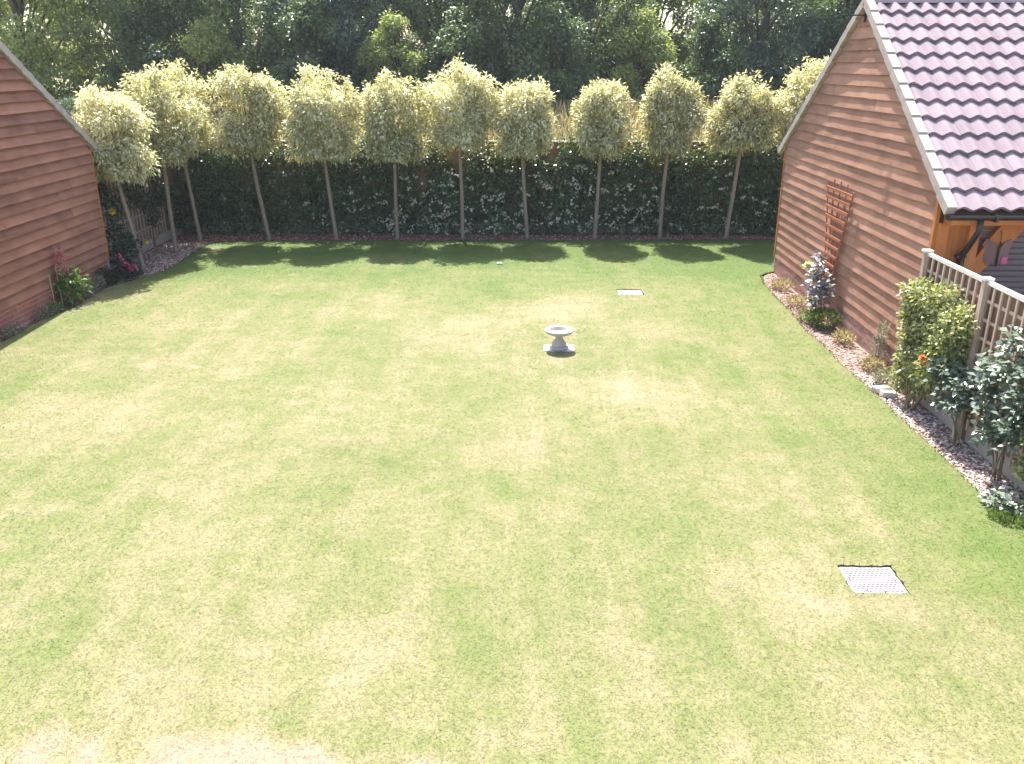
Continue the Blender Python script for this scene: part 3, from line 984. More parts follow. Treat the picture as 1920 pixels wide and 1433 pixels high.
def lath_panel(name, label, plane_x, sgn, ya, yb, z0, z1, dv, dh, cap, mat, group):
    t_ = thing(name, label, 'trellis', (plane_x, (ya + yb) / 2, z0), group)
    n = int(round((yb - ya) / dv))
    for i in range(n + 1):
        y = ya + (yb - ya) * i / n
        wd = 0.030 if 0 < i < n else 0.036
        zt = z1 - (0.016 if cap else 0)
        MB().box((plane_x + sgn * 0.010, y + random.uniform(-0.004, 0.004), (z0 + zt) / 2), (0.018, wd, zt - z0)).build('upright_lath', mat, t_)
    z = z1 - dh * 0.93
    while z > z0 + 0.03:
        MB().box((plane_x - sgn * 0.009, (ya + yb) / 2, z), (0.017, yb - ya, 0.030)).build('cross_lath', mat, t_)
        z -= dh
    if cap:
        MB().box((plane_x - sgn * 0.002, (ya + yb) / 2, z1 + 0.004), (0.044, yb - ya + 0.02, 0.038)).build('top_rail', M_CAP, t_)
    return t_
tx = 4.950
lath_panel('lath_trellis', 'weathered lath trellis panel next to the right garage corner behind cream climber', tx, -1, 9.00, 10.36, 0.16, 1.800, 0.15, 0.205, True, M_TREL, 'lath trellis panels on the right fence')
lath_panel('lath_trellis', 'weathered lath trellis panel behind the big glossy rose bush', tx, -1, 7.12, 8.92, 0.16, 1.800, 0.15, 0.205, True, M_TREL, 'lath trellis panels on the right fence')
lath_panel('lath_trellis', 'weathered lath trellis panel nearest the house on the right fence', tx, -1, 5.24, 7.04, 0.16, 1.800, 0.15, 0.205, True, M_TREL, 'lath trellis panels on the right fence')
for (y, lab) in ((8.96, 'square capped grey trellis post between the two lath panels'), (10.40, 'grey trellis post with flat cap touching the right garage corner'), (7.08, 'grey trellis post half hidden behind the rose bush at right edge')):
    tp = thing('trellis_post', lab, 'post', (tx, y, 0))
    MB().box((tx - 0.006, y, 0.892), (0.072, 0.072, 1.86)).build('shaft', M_TREL, tp)
    MB().box((tx - 0.006, y, 1.838), (0.105, 0.105, 0.026)).build('cap', M_CAP, tp)
lath_panel('lath_trellis', 'grey lath trellis on the side fence in the shaded left corner', -8.545, 1, 16.55, 18.35, 0.20, 1.80, 0.17, 0.34, False, M_TREL, 'lath trellis panels on the left fence')
lath_panel('lath_trellis', 'grey lath trellis on the left side fence nearest the back hedge', -8.545, 1, 18.45, 20.25, 0.20, 1.80, 0.17, 0.34, False, M_TREL, 'lath trellis panels on the left fence')

# ------------------------------------------------------------------ row of standard trees
def smooth_noise_blobs(c, rx, rz, n, rs, fill=0.6):
    b = [(c[0], c[1], c[2], rx * fill, rx * fill, rz * fill)]
    for _ in range(n):
        a = rs.uniform(0, 6.283)
        u = rs.uniform(-0.95, 0.95)
        r_ = math.sqrt(1 - u * u)
        k = rs.uniform(0.58, 0.86)
        s_ = rs.uniform(0.22, 0.42)
        b.append((c[0] + rx * k * r_ * math.cos(a), c[1] + rx * k * r_ * math.sin(a), c[2] + rz * k * u, rx * s_, rx * s_, rz * s_ * 1.05))
    return b

def standard_tree(label, base, top, crown, rx, rz, extra=(), n=11000, seed=1):
    rs = random.Random(seed)
    t_ = thing('standard_tree', label, 'tree', (base[0], base[1], -0.03), 'clipped standard trees along the fences')
    cx, cy, cz = crown
    rx *= 0.93 if cx > -0.5 else 1.0
    rz *= 0.90
    b0 = Vector((base[0], base[1], -0.05))
    c0 = Vector((cx, cy, cz - rz * 0.75))
    mid = b0.lerp(c0, 0.5) + Vector((rs.uniform(-0.03, 0.03), rs.uniform(-0.03, 0.03), 0))
    q = MB()
    q.tube([b0, b0.lerp(mid, 0.1), mid, c0, Vector((cx, cy, cz + rz * 0.3))], [0.070, 0.050, 0.044, 0.040, 0.015], 8)
    tk = q.build('trunk', M_BARKT, t_, True)
    q = MB()
    for i in range(9):
        a = rs.uniform(0, 6.28)
        s0 = c0.lerp(Vector((cx, cy, cz)), rs.uniform(0.0, 0.8))
        e = Vector((cx + math.cos(a) * rx * 0.75, cy + math.sin(a) * rx * 0.75, cz + rs.uniform(-0.3, 0.7) * rz))
        q.tube([s0, s0.lerp(e, 0.5) + Vector((0, 0, 0.08)), e], [0.018, 0.012, 0.005], 5)
    q.build('branch', M_BARKT, t_, True)
    blobs = smooth_noise_blobs((cx, cy, cz), rx, rz, 30, rs)
    # drooping skirts below and upright tips above
    for i in range(15):
        a = i * 0.42 + rs.uniform(-0.2, 0.2)
        k = rs.uniform(0.35, 0.80)
        blobs.append((cx + math.cos(a) * rx * k, cy + math.sin(a) * rx * k, cz - rz * rs.uniform(0.58, 0.98 - 0.2 * k), rx * 0.25, rx * 0.25, rz * 0.26))
    for i in range(16):
        a = rs.uniform(0, 6.28)
        k = rs.uniform(0.1, 0.85)
        zt = cz + rz * math.sqrt(max(0.05, 1 - k * k)) * rs.uniform(0.92, 1.12)
        blobs.append((cx + math.cos(a) * rx * k, cy + math.sin(a) * rx * k, zt, 0.09, 0.09, rs.uniform(0.10, 0.22)))
    blobs += list(extra)
    foliage('crown', t_, M_LVAR, blobs, n, 0.092, 0.038, droop=-0.45, spread=1.0, shell=0.55, tuft=3, out=0.8)
    return t_

TREES = [
    ('variegated standard tree nearest the left garage corner, lowest crown', (-7.82, 17.18), (-8.15, 17.25, 2.62), 0.88, 0.86, ()),
    ('variegated standard tree second from the left garage corner', (-7.82, 18.92), (-7.85, 19.0, 2.85), 0.82, 0.92, ()),
    ('variegated standard tree in the corner where the two fences meet', (-7.76, 20.30), (-8.0, 20.45, 2.95), 0.80, 0.95, ()),
    ('variegated standard tree with broad crown, first of the back row from the left', (-6.09, 20.30), (-6.38, 20.40, 2.95), 0.88, 0.95, ()),
    ('variegated standard tree with rounded low hanging crown, second in the back row', (-4.50, 20.40), (-4.68, 20.45, 2.82), 0.92, 1.02, ()),
    ('variegated standard tree with shorter flat crown, third in the back row', (-3.05, 20.50), (-3.02, 20.55, 2.72), 0.84, 0.92, ((-2.5, 20.6, 3.35, 0.30, 0.30, 0.32),)),
    ('variegated standard tree with tall domed crown in the middle of the back row', (-1.47, 20.58), (-1.52, 20.60, 2.98), 0.82, 0.92, ((-0.85, 20.6, 3.35, 0.28, 0.28, 0.35),)),
    ('variegated standard tree with small two lobed crown, left of the pointed tree pair', (0.10, 20.65), (-0.05, 20.65, 2.72), 0.76, 0.80, ((0.33, 20.65, 3.20, 0.32, 0.32, 0.40),)),
    ('variegated standard tree with small crown left of the pointed one', (1.73, 20.67), (1.80, 20.67, 2.72), 0.74, 0.80, ((1.85, 20.67, 3.30, 0.32, 0.32, 0.30),)),
    ('variegated standard tree with tall pointed crown', (3.30, 20.65), (3.38, 20.65, 2.78), 0.72, 0.80, ((3.22, 20.65, 3.45, 0.34, 0.34, 0.50), (3.85, 20.65, 3.25, 0.22, 0.22, 0.34))),
    ('variegated standard tree with round open crown beside the right garage', (4.90, 20.67), (5.08, 20.67, 2.85), 0.80, 0.84, ()),
    ('variegated standard tree partly hidden behind the right garage roof edge', (6.45, 20.70), (6.62, 20.70, 3.02), 0.86, 0.98, ((6.9, 20.7, 3.7, 0.4, 0.4, 0.4),)),
]
for i, (lab, base, crown, rx, rzz, ex) in enumerate(TREES):
    standard_tree(lab, base, None, crown, rx, rzz, ex, 16000 if i else 18000, 40 + i)

# ------------------------------------------------------------------ climber hedge on the back fence
hd = thing('climber_hedge', 'dark evergreen climber covering the back fence with clusters of white flowers', 'hedge', (0, 21.2, 0))
hb, hbt = [], []
rs = random.Random(5)
x = -8.35
while x < 8.6:
    top = 2.0 + 0.15 * math.sin(x * 1.3) + rs.uniform(-0.14, 0.16)
    if x < -5.2:
        top += 0.1
    z = 0.02
    while z < top:
        r_ = rs.uniform(0.16, 0.27)
        if not (abs(x + 2.55) < 0.24 and 0.8 < z < 1.5) and not (abs(x + 1.75) < 0.2 and z > 1.35) and not (abs(x - 0.7) < 0.22 and z > 1.55):
            (hbt if z > top - 0.22 and x > -3.5 else hb).append((x + rs.uniform(-0.08, 0.08), 21.22 + rs.uniform(-0.10, 0.08), z + r_ * 0.5, r_, r_ * 0.85, r_))
        z += rs.uniform(0.14, 0.24)
    x += rs.uniform(0.17, 0.26)
foliage('foliage', hd, M_LHEDGE, hb, 62000, 0.082, 0.044, droop=-0.3, spread=1.0, shell=0.6, zmin=-0.03, out=1.0)
foliage('new_growth', hd, M_LHTOP, hbt, 6000, 0.080, 0.036, droop=-0.1, spread=1.1, shell=0.6, out=0.8)
q = MB()
for i in range(34):
    x = -8.1 + i * 0.49
    q.tube([(x, 21.25, -0.05), (x + rs.uniform(-0.1, 0.1), 21.3, 0.7), (x + rs.uniform(-0.2, 0.2), 21.3, 1.6)], [0.016, 0.012, 0.006], 5)
q.build('stem', M_STEM, hd)
fl = []
for i in range(230):
    x = rs.choice([rs.uniform(-6.4, 6.6), rs.gauss(2.2, 0.8), rs.gauss(-0.8, 1.6), rs.gauss(-2.8, 1.2), rs.uniform(-5.5, 6.6)])
    z = abs(rs.gauss(0.65, 0.60)) % 1.85
    c = np.array([x, 20.985 + rs.uniform(0, 0.05), 0.06 + z])
    k = rs.randint(3, 7)
    fl.append(c + rng.normal(size=(k, 3)) * np.array([0.055, 0.02, 0.035]))
FP = np.concatenate(fl)
FP = np.repeat(FP, 5, axis=0)
fa = np.tile(np.arange(5) * 1.2566, len(FP) // 5)
FD = np.column_stack([np.cos(fa), np.full(len(FP), -0.35), np.sin(fa)])
stuff(fast_mesh('blossom', leaf_verts(FP, FD, 0.034, 0.023, 0.05), 4, M_WHITE, hd))

# ------------------------------------------------------------------ small plants
def rosette_flower(name, parent, c, r, mat, facing=(0, -0.8, 0.6), layers=3):
    c = np.array(c)
    f = np.array(facing) / np.linalg.norm(facing)
    u = np.cross(f, [0.3, 0.2, 0.9]); u /= np.linalg.norm(u)
    w = np.cross(f, u)
    P, D = [], []
    for l in range(layers):
        for k in range(7):
            a = k * 0.8976 + l * 0.45
            d = (u * math.cos(a) + w * math.sin(a)) * (1 - 0.25 * l) + f * (0.15 + 0.55 * l)
            P.append(c + f * 0.004 * l)
            D.append(d)
    return fast_mesh(name, leaf_verts(np.array(P), np.array(D), r * 1.05, r * 0.95, 0.1), 4, mat, parent)

def bush(name, label, cat, base, blobs, mat, n, L, W, stems=5, stem_r=0.010, droop=-0.2, spread=1.0, tuft=1, group=None, zmin=0.0, smat=None, shell=0.6, flat=0.9):
    t_ = thing(name, label, cat, (base[0], base[1], -0.035), group)
    rs_ = random.Random(hash(label) % 1000 if False else len(label) * 13)
    q = MB()
    for i in range(stems):
        b = blobs[i % len(blobs)]
        a = (base[0] + rs_.uniform(-0.05, 0.05), base[1] + rs_.uniform(-0.05, 0.05), -0.06)
        e = (b[0] + rs_.uniform(-0.5, 0.5) * b[3], b[1] + rs_.uniform(-0.5, 0.5) * b[4], b[2] + rs_.uniform(-0.2, 0.6) * b[5])
        mid = ((a[0] + e[0]) / 2 + rs_.uniform(-0.05, 0.05), (a[1] + e[1]) / 2 + rs_.uniform(-0.05, 0.05), (a[2] + e[2]) / 2)
        q.tube([a, mid, e], [stem_r, stem_r * 0.8, stem_r * 0.4], 5)
    q.build('stem', smat or M_STEM, t_)
    foliage('foliage', t_, mat, blobs, n, L, W, droop, spread, shell, zmin, tuft, flat=flat)
    return t_

# cream climber on the right trellis
cb = []
rs = random.Random(3)
for i in range(60):
    z = rs.uniform(0.30, 1.52)
    ylo, yhi = 8.98 + 0.20 * (1.5 - z), 10.22
    if z < 0.75:
        ylo += 0.08 + (0.75 - z) * 0.6
    y = rs.uniform(ylo, yhi)
    r_ = rs.uniform(0.11, 0.19)
    cb.append((4.88 - rs.uniform(0, 0.12), y, z, r_ * 0.8, r_, r_))
cl = bush('climbing_shrub', 'dense cream and green leaved climber on the trellis by the right garage', 'climber', (4.78, 9.85), cb, M_LCLIMB, 11500, 0.062, 0.034, 8, 0.011, -0.25, 1.0, 2)
rosette_flower('flower', cl, (4.62, 9.40, 0.80), 0.045, M_ORANGE, (-0.5, -0.8, 0.4))
rosette_flower('flower', cl, (4.62, 9.34, 0.76), 0.035, M_ORANGE, (-0.5, -0.8, 0.4))

# glossy roses at the right fence
bush('rose_bush', 'glossy dark leaved rose bush with bare lower stems below the trellis post', 'rose bush', (4.84, 8.72),
     [(4.80, 8.95, 0.80, 0.13, 0.15, 0.10), (4.76, 9.08, 0.68, 0.13, 0.15, 0.09), (4.78, 8.75, 0.72, 0.14, 0.15, 0.12), (4.80, 8.70, 0.52, 0.13, 0.14, 0.11), (4.78, 8.9, 0.46, 0.13, 0.14, 0.10), (4.76, 9.18, 0.84, 0.09, 0.09, 0.05)],
     M_LROSE, 620, 0.080, 0.050, 4, 0.009, 0.0, 1.3, 3, flat=4)
bush('rose_bush', 'large glossy dark leaved rose bush spilling over the trellis at the right edge', 'rose bush', (4.86, 7.95),
     [(4.78, 8.25, 0.98, 0.14, 0.17, 0.12), (4.80, 8.10, 0.74, 0.16, 0.17, 0.13), (4.80, 8.00, 0.48, 0.16, 0.17, 0.13), (4.82, 7.95, 1.18, 0.14, 0.18, 0.14), (4.84, 8.0, 1.42, 0.11, 0.15, 0.10),
      (4.80, 7.65, 0.95, 0.16, 0.18, 0.16), (4.80, 7.60, 0.66, 0.16, 0.17, 0.14), (4.84, 8.35, 1.12, 0.09, 0.10, 0.07), (4.82, 7.6, 1.25, 0.12, 0.14, 0.10)],
     M_LROSE, 1350, 0.082, 0.052, 6, 0.010, 0.0, 1.3, 3, flat=4)
bush('rose_bush', 'yellowish young rose shoots at the right edge beside the gravel board', 'rose bush', (4.86, 7.30),
     [(4.82, 7.35, 0.40, 0.12, 0.13, 0.12), (4.83, 7.3, 0.62, 0.11, 0.14, 0.12)], M_LCLIMB, 420, 0.070, 0.045, 5, 0.008, 0.0, 1.2, 2)
bush('low_shrub', 'low silvery leaved plant sprawling from the border onto the lawn edge', 'plant', (4.62, 7.25),
     [(4.58, 7.30, 0.08, 0.11, 0.12, 0.06), (4.66, 7.15, 0.09, 0.13, 0.14, 0.08), (4.50, 7.36, 0.06, 0.08, 0.07, 0.04)], M_LROSE, 200, 0.070, 0.046, 4, 0.006, 0.1, 1.2, 2, flat=4)
bush('grass_tuft', 'dark green weed tuft on the lawn edge at the right margin', 'plant', (4.52, 7.02),
     [(4.54, 7.02, 0.02, 0.13, 0.10, 0.03), (4.46, 7.10, 0.02, 0.09, 0.08, 0.03)], M_LGREEN, 700, 0.05, 0.009, 2, 0.003, 0.9, 0.8, 1)

# rose and plants along the right garage
rw = bush('rose_bush', 'purple grey leaved rose with one cream bloom against the right garage', 'rose bush', (4.84, 13.42),
     [(4.78, 13.60, 0.62, 0.15, 0.18, 0.15), (4.77, 13.72, 0.80, 0.12, 0.13, 0.11), (4.80, 13.48, 0.44, 0.16, 0.18, 0.13), (4.80, 13.68, 0.98, 0.07, 0.08, 0.07)],
     M_LSILVER, 460, 0.085, 0.055, 6, 0.009, 0.0, 1.3, 2, zmin=0.3, flat=4)
rosette_flower('flower', rw, (4.70, 13.95, 0.83), 0.088, M_CREAM, (-0.2, -0.6, 0.8), 4)
part('flower_stem', M_STEM, rw, lambda q: q.tube([(4.84, 13.45, 0.3), (4.78, 13.75, 0.62), (4.70, 13.95, 0.83)], 0.006, 5))
bush('green_clump', 'bushy green clump at the foot of the purple leaved rose', 'plant', (4.84, 13.25),
     [(4.86, 13.25, 0.14, 0.20, 0.24, 0.16), (4.74, 13.45, 0.10, 0.14, 0.18, 0.11), (4.70, 13.7, 0.06, 0.12, 0.16, 0.07)], M_LGREEN, 2000, 0.055, 0.016, 3, 0.006, 0.5, 0.9, 1)
bush('wispy_shrub', 'thin grey green wispy shrub against the garage brick plinth', 'plant', (4.96, 11.42),
     [(4.98, 11.42, 0.22, 0.09, 0.11, 0.20), (5.0, 11.40, 0.48, 0.07, 0.09, 0.16)], M_LGREY, 900, 0.06, 0.010, 7, 0.005, 0.6, 0.7, 1)
for (x, y, w, lab, mat_) in ((4.90, 12.45, 0.13, 'pale yellow low plant in the border in front of the brick plinth', M_LPALE),
                       (4.86, 11.20, 0.12, 'straw coloured dry plant at the foot of the wispy shrub', M_LPALE),
                       (4.88, 15.75, 0.17, 'dry straw coloured plant near the far corner of the right garage', M_LPALE),
                       (4.84, 14.55, 0.20, 'pale yellow green spreading plant left of the cream rose', M_LPALE),
                       (4.80, 10.62, 0.12, 'small pale weed beside the two loose blocks', M_LGREY)):
    bush('low_plant', lab, 'plant', (x, y), [(x, y, 0.07, w, w * 1.3, 0.09), (x - 0.05, y + 0.1, 0.06, w * 0.7, w * 0.8, 0.08)], mat_, 420, 0.06, 0.020, 3, 0.004, 0.5, 0.9, 1, 'low dry plants in the right border')

# left corner planting
yr = bush('climbing_rose', 'dark leaved climbing rose with yellow blooms on the left corner trellis', 'climber', (-8.05, 17.0),
     [(-8.10, 16.85, 0.34, 0.20, 0.26, 0.26), (-8.02, 17.1, 0.52, 0.20, 0.26, 0.22), (-8.20, 17.0, 0.80, 0.14, 0.24, 0.16), (-8.38, 17.6, 1.15, 0.10, 0.35, 0.22), (-8.4, 18.6, 1.3, 0.09, 0.35, 0.30),
      (-8.4, 17.2, 1.5, 0.10, 0.30, 0.22), (-8.42, 19.4, 0.9, 0.08, 0.3, 0.4), (-8.42, 18.1, 1.62, 0.08, 0.3, 0.18), (-8.42, 20.0, 1.3, 0.10, 0.4, 0.5), (-8.35, 20.6, 0.7, 0.14, 0.4, 0.5)],
     M_LROSED, 3600, 0.075, 0.046, 10, 0.010, -0.1, 1.2, 2)
rosette_flower('flower', yr, (-8.20, 16.55, 1.02), 0.060, M_YELLOW, (0.5, -0.8, 0.4), 4)
rosette_flower('flower', yr, (-8.22, 17.05, 1.20), 0.070, M_YELLOW, (0.5, -0.8, 0.5), 4)
rosette_flower('flower', yr, (-7.86, 17.55, 0.50), 0.062, M_YELLOW, (0.4, -0.8, 0.5), 4)
part('flower_stem', M_STEM, yr, lambda q: q.tube([(-8.0, 17.1, 0.3), (-7.9, 17.4, 0.42), (-7.86, 17.55, 0.50)], 0.005, 5))
part('flower_stem', M_STEM, yr, lambda q: q.tube([(-8.1, 16.9, 0.6), (-8.18, 16.7, 0.9), (-8.20, 16.56, 1.02)], 0.005, 5))
pr = bush('pink_rose', 'low bush with crimson pink blooms at the left garage corner', 'rose bush', (-7.80, 16.40),
     [(-7.80, 16.45, 0.14, 0.20, 0.22, 0.15), (-7.95, 16.62, 0.22, 0.14, 0.16, 0.14), (-7.66, 16.40, 0.10, 0.14, 0.14, 0.10)], M_LROSED, 700, 0.055, 0.036, 5, 0.006, 0.0, 1.1, 2)
for (x, y, z, r_) in ((-7.92, 16.48, 0.36, .055), (-7.86, 16.40, 0.31, .06), (-7.80, 16.40, 0.25, .065), (-7.74, 16.40, 0.24, .06), (-7.66, 16.42, 0.22, .055), (-7.70, 16.32, 0.18, .06), (-7.60, 16.36, 0.19, .05), (-7.96, 16.52, 0.42, .045)):
    rosette_flower('flower', pr, (x, y, z), r_, M_PINK, (0.2, -0.7, 0.6), 3)
bush('dark_bush', 'small dark green bush at the base of the left garage corner', 'plant', (-7.98, 15.85),
     [(-7.98, 15.85, 0.16, 0.15, 0.18, 0.18), (-7.95, 16.05, 0.10, 0.14, 0.16, 0.12)], M_LROSED, 900, 0.05, 0.026, 4, 0.005, 0.2, 1.0, 1)
bush('grey_plant', 'pale grey feathery plant between the lupin and the dark bush', 'plant', (-7.98, 15.15),
     [(-7.98, 15.10, 0.12, 0.16, 0.22, 0.14), (-7.96, 15.40, 0.14, 0.15, 0.20, 0.14), (-7.9, 14.9, 0.08, 0.14, 0.14, 0.09)], M_LGREY, 1300, 0.07, 0.010, 4, 0.004, 0.9, 0.7, 1)
lu = bush('lupin', 'lupin with tall salmon pink flower spike and light green leaves', 'lupin', (-7.98, 14.45),
     [(-7.96, 14.45, 0.20, 0.18, 0.20, 0.20), (-7.94, 14.50, 0.44, 0.16, 0.16, 0.12), (-7.86, 14.62, 0.36, 0.14, 0.14, 0.10), (-8.04, 14.40, 0.40, 0.12, 0.12, 0.12)], M_LGREEN, 620, 0.105, 0.034, 6, 0.009, -0.1, 1.2, 5)
spk = []
for i in range(150):
    v = i / 150
    a = i * 2.4
    r_ = 0.060 * (1 - v) ** 0.6 + 0.014
    spk.append((-8.00 + math.cos(a) * r_, 14.45 + math.sin(a) * r_, 0.53 + 0.44 * v))
spk = np.array(spk)
sd = spk - np.array([-8.0, 14.45, 0])
sd[:, 2] = 0.02
stuff(fast_mesh('flower_spike', leaf_verts(spk, sd, 0.05, 0.045, 0.25), 4, M_LUPIN, lu))
part('spike_stem', M_STEM, lu, lambda q: q.tube([(-8.0, 14.45, 0.1), (-8.0, 14.45, 0.97)], [0.012, 0.005], 6))
cn = thing('garden_cane', 'thin bamboo cane standing left of the lupin', 'cane', (-8.02, 14.05, -0.05))
part('cane_rod', M_CANE, cn, lambda q: q.tube([(-8.02, 14.05, -0.06), (-8.03, 14.05, 0.62)], 0.008, 6))
cn = thing('garden_cane', 'thin bamboo cane right against the lupin spike', 'cane', (-8.04, 14.33, -0.05))
part('cane_rod', M_CANE, cn, lambda q: q.tube([(-8.04, 14.33, -0.06), (-8.05, 14.33, 0.72)], 0.008, 6))
for (x, y, lab, mt) in ((-8.02, 13.75, 'dry grey weed in the left border beside the bamboo cane', M_LGREY), (-8.02, 12.75, 'low grey green weed in the left border at the photo edge', M_LGREY), (-8.0, 13.95, 'green leafy clump just left of the lupin', M_LGREEN)):
    bush('border_weed', lab, 'plant', (x, y), [(x, y, 0.06, 0.11, 0.20, 0.09), (x + 0.03, y - 0.15, 0.05, 0.09, 0.14, 0.07)], mt, 380, 0.055, 0.018, 3, 0.004, 0.4, 0.9, 1, 'small plants in the left border')

# ------------------------------------------------------------------ bird bath, slab, covers, loose blocks, stone
bx, by = 0.535, 12.07
sb = MB()
sq = wobble(rect(bx, by + 0.035, 0.45, 0.30), 0.008, 0.06)
sb.prism([(p[0], p[1], -0.03) for p in sq], (0, 0, 0.040))
tag(sb.build('paving_slab', M_SLAB), 'white paving slab under the bird bath', 'slab')
bb = thing('bird_bath', 'small round stone bird bath on a waisted pedestal in the lawn', 'bird bath', (bx, by, 0.010))
z0 = 0.010
part('base', M_STONE, bb, lambda q: q.lathe([(0.130, 0.0), (0.143, 0.006), (0.143, 0.026), (0.134, 0.038), (0.112, 0.043)], (bx, by, z0), 40), True)
part('pedestal', M_STONE, bb, lambda q: q.lathe([(0.106, 0.043), (0.112, 0.053), (0.112, 0.072), (0.102, 0.094), (0.084, 0.118), (0.065, 0.142), (0.055, 0.162), (0.053, 0.184), (0.062, 0.204), (0.085, 0.213)], (bx, by, z0), 40), True)
part('bowl', M_STONE, bb, lambda q: q.lathe([(0.070, 0.211), (0.130, 0.220), (0.182, 0.242), (0.208, 0.266), (0.215, 0.280), (0.212, 0.292), (0.200, 0.296), (0.168, 0.292), (0.158, 0.284), (0.150, 0.250), (0.115, 0.236), (0.02, 0.233)], (bx, by, z0), 48), True)
part('sediment', M_SLUDGE, bb, lambda q: q.lathe([(0.143, 0.2385), (0.118, 0.240), (0.0005, 0.240)], (bx, by, z0), 40))

def cover(label, c, tread):
    cx, cy, w, h = c
    t_ = thing('manhole_cover', label, 'manhole cover', (cx, cy, -0.05))
    part('cover_frame', M_COVERD, t_, lambda q: (q.box((cx, cy - h / 2 + 0.006, -0.046), (w - 0.012, 0.009, 0.036)), q.box((cx, cy + h / 2 - 0.006, -0.046), (w - 0.012, 0.009, 0.036)),
         q.box((cx - w / 2 + 0.006, cy, -0.046), (0.009, h - 0.025, 0.036)), q.box((cx + w / 2 - 0.006, cy, -0.046), (0.009, h - 0.025, 0.036))))
    pt = part('plate', M_COVER, t_, lambda q: q.box((cx, cy, -0.031), (w - 0.016, h - 0.016, 0.036)))
    if tread:
        q = MB()
        for j in range(11):
            for i in range(11):
                xx = cx - 0.18 + 0.036 * i + (0.018 if j % 2 else 0)
                yy = cy - 0.158 + 0.0316 * j
                if abs(xx - cx) < w / 2 - 0.04:
                    q.box((xx, yy, -0.0125), (0.022, 0.010, 0.005))
        stuff(q.build('tread', M_TREAD, t_))
    for s in (-1, 1):
        part('lift_slot', M_BLACK, t_, lambda q: q.box((cx + s * (w / 2 - 0.045), cy, -0.0123), (0.010, 0.035, 0.004)))
cover('grey chequered metal manhole cover sunk in the near right of the lawn', COVERS[0], True)
cover('pale metal manhole cover sunk in the far part of the lawn', COVERS[1], True)

tag(MB().box((4.66, 10.42, 0.018), (0.215, 0.10, 0.065), Matrix.Rotation(0.25, 3, 'Z')).build('loose_block', M_BRICKP), 'pale loose block lying behind its neighbour in the right border', 'block')
tag(MB().box((4.70, 10.27, 0.010), (0.20, 0.10, 0.060), Matrix.Rotation(0.05, 3, 'Z') @ Matrix.Rotation(0.10, 3, 'Y')).build('loose_block', M_BRICKP), 'pale loose block lying nearer the lawn in the right border', 'block')
st = MB()
st.lathe([(0.03, 0.0), (0.055, 0.012), (0.052, 0.032), (0.030, 0.046), (0.004, 0.050)], (0, 0, 0), 9)
st.v = [(x * 1.25 - 0.50, y * 0.7 + 17.72, z - 0.004) for x, y, z in st.v]
tag(st.build('stone', M_SLAB, smooth=True), 'small pale stone lying on the far lawn', 'stone')

# ------------------------------------------------------------------ wood beyond the fence
def wood_crown(H, Rr, low, nl, leaves, L, mat, seed, name):
    rs_ = random.Random(seed)
    blobs = []
    for i in range(nl):
        v = low + (1 - low) * rs_.random() ** 1.15
        prof = math.sin(min(1.0, (v - low + 0.10) / (1.02 - low) * 0.92 + 0.08) * math.pi) ** 0.55
        a = rs_.uniform(0, 6.283)
        k = math.sqrt(rs_.uniform(0.12, 1.0))
        r_ = rs_.uniform(0.10, 0.24) * Rr * 1.15
        blobs.append((math.cos(a) * Rr * prof * k * 0.86, math.sin(a) * Rr * prof * k * 0.86, v * H, r_ * 1.2, r_ * 1.2, r_ * 0.8))
    P, d = blob_points(blobs, leaves // 4, 0.55)
    P = np.repeat(P, 4, axis=0) + rng.normal(size=(len(P) * 4, 3)) * L * 0.7
    d = np.repeat(d, 4, axis=0)
    D = d + rng.normal(size=P.shape) * 0.8 + np.array([0, 0, -0.35])
    v = leaf_verts(P, D, L, L * 0.54, 0.12, hint=d * 0.9 + np.array([0, 0, 1.0]))
    me_o = fast_mesh('crown', v, 4, mat)
    me = me_o.data
    bpy.data.objects.remove(me_o)
    q = MB()
    base = Vector((0, 0, -0.3))
    pts = [base + Vector((rs_.uniform(-0.2, 0.2) * i / 3, rs_.uniform(-0.2, 0.2) * i / 3, H * 0.80 * i / 5)) for i in range(6)]
    q.tube(pts, [0.24, 0.20, 0.17, 0.13, 0.09, 0.04], 8)
    for b in blobs[::2]:
        t0 = pts[min(4, max(1, int(b[2] / H * 4.2)))]
        e = Vector(b[:3])
        q.tube([t0, t0.lerp(e, 0.5) + Vector((0, 0, -0.1 + rs_.uniform(0, 0.4))), e], [0.07, 0.045, 0.015], 5)
    tme = q.mesh('trunk', smooth=True)
    tme.materials.append(M_WBARK)
    return me, tme

PROT = [wood_crown(7.4, 2.9, 0.04, 74, 40000, 0.145, M_LWOOD[0], 1, 'a'),
        wood_crown(8.0, 2.9, 0.08, 74, 38000, 0.15, M_LWOOD[1], 2, 'b'),
        wood_crown(6.8, 2.7, 0.06, 66, 32000, 0.16, M_LWOOD[2], 3, 'c'),
        wood_crown(7.2, 3.0, 0.14, 64, 38000, 0.16, M_LWOOD[3], 4, 'd'),
        wood_crown(3.2, 1.7, 0.05, 44, 15000, 0.14, M_LWOOD[0], 5, 'e'),
        wood_crown(3.6, 1.6, 0.05, 40, 15000, 0.14, M_LWOOD[2], 6, 'f')]
def wood_tree(kind, x, y, rot, s, label, name='woodland_tree', group='woodland trees beyond the back fence', cat='tree'):
    cm, tm_ = PROT[kind]
    t_ = thing(name, label, cat, (x, y, bank(y) - 0.08), group)
    t_.rotation_euler = (0, 0, rot)
    t_.scale = (s, s, s)
    for nm, me in (('trunk', tm_), ('crown', cm)):
        o = bpy.data.objects.new(nm, me)
        C.objects.link(o)
        o.parent = t_
    return t_
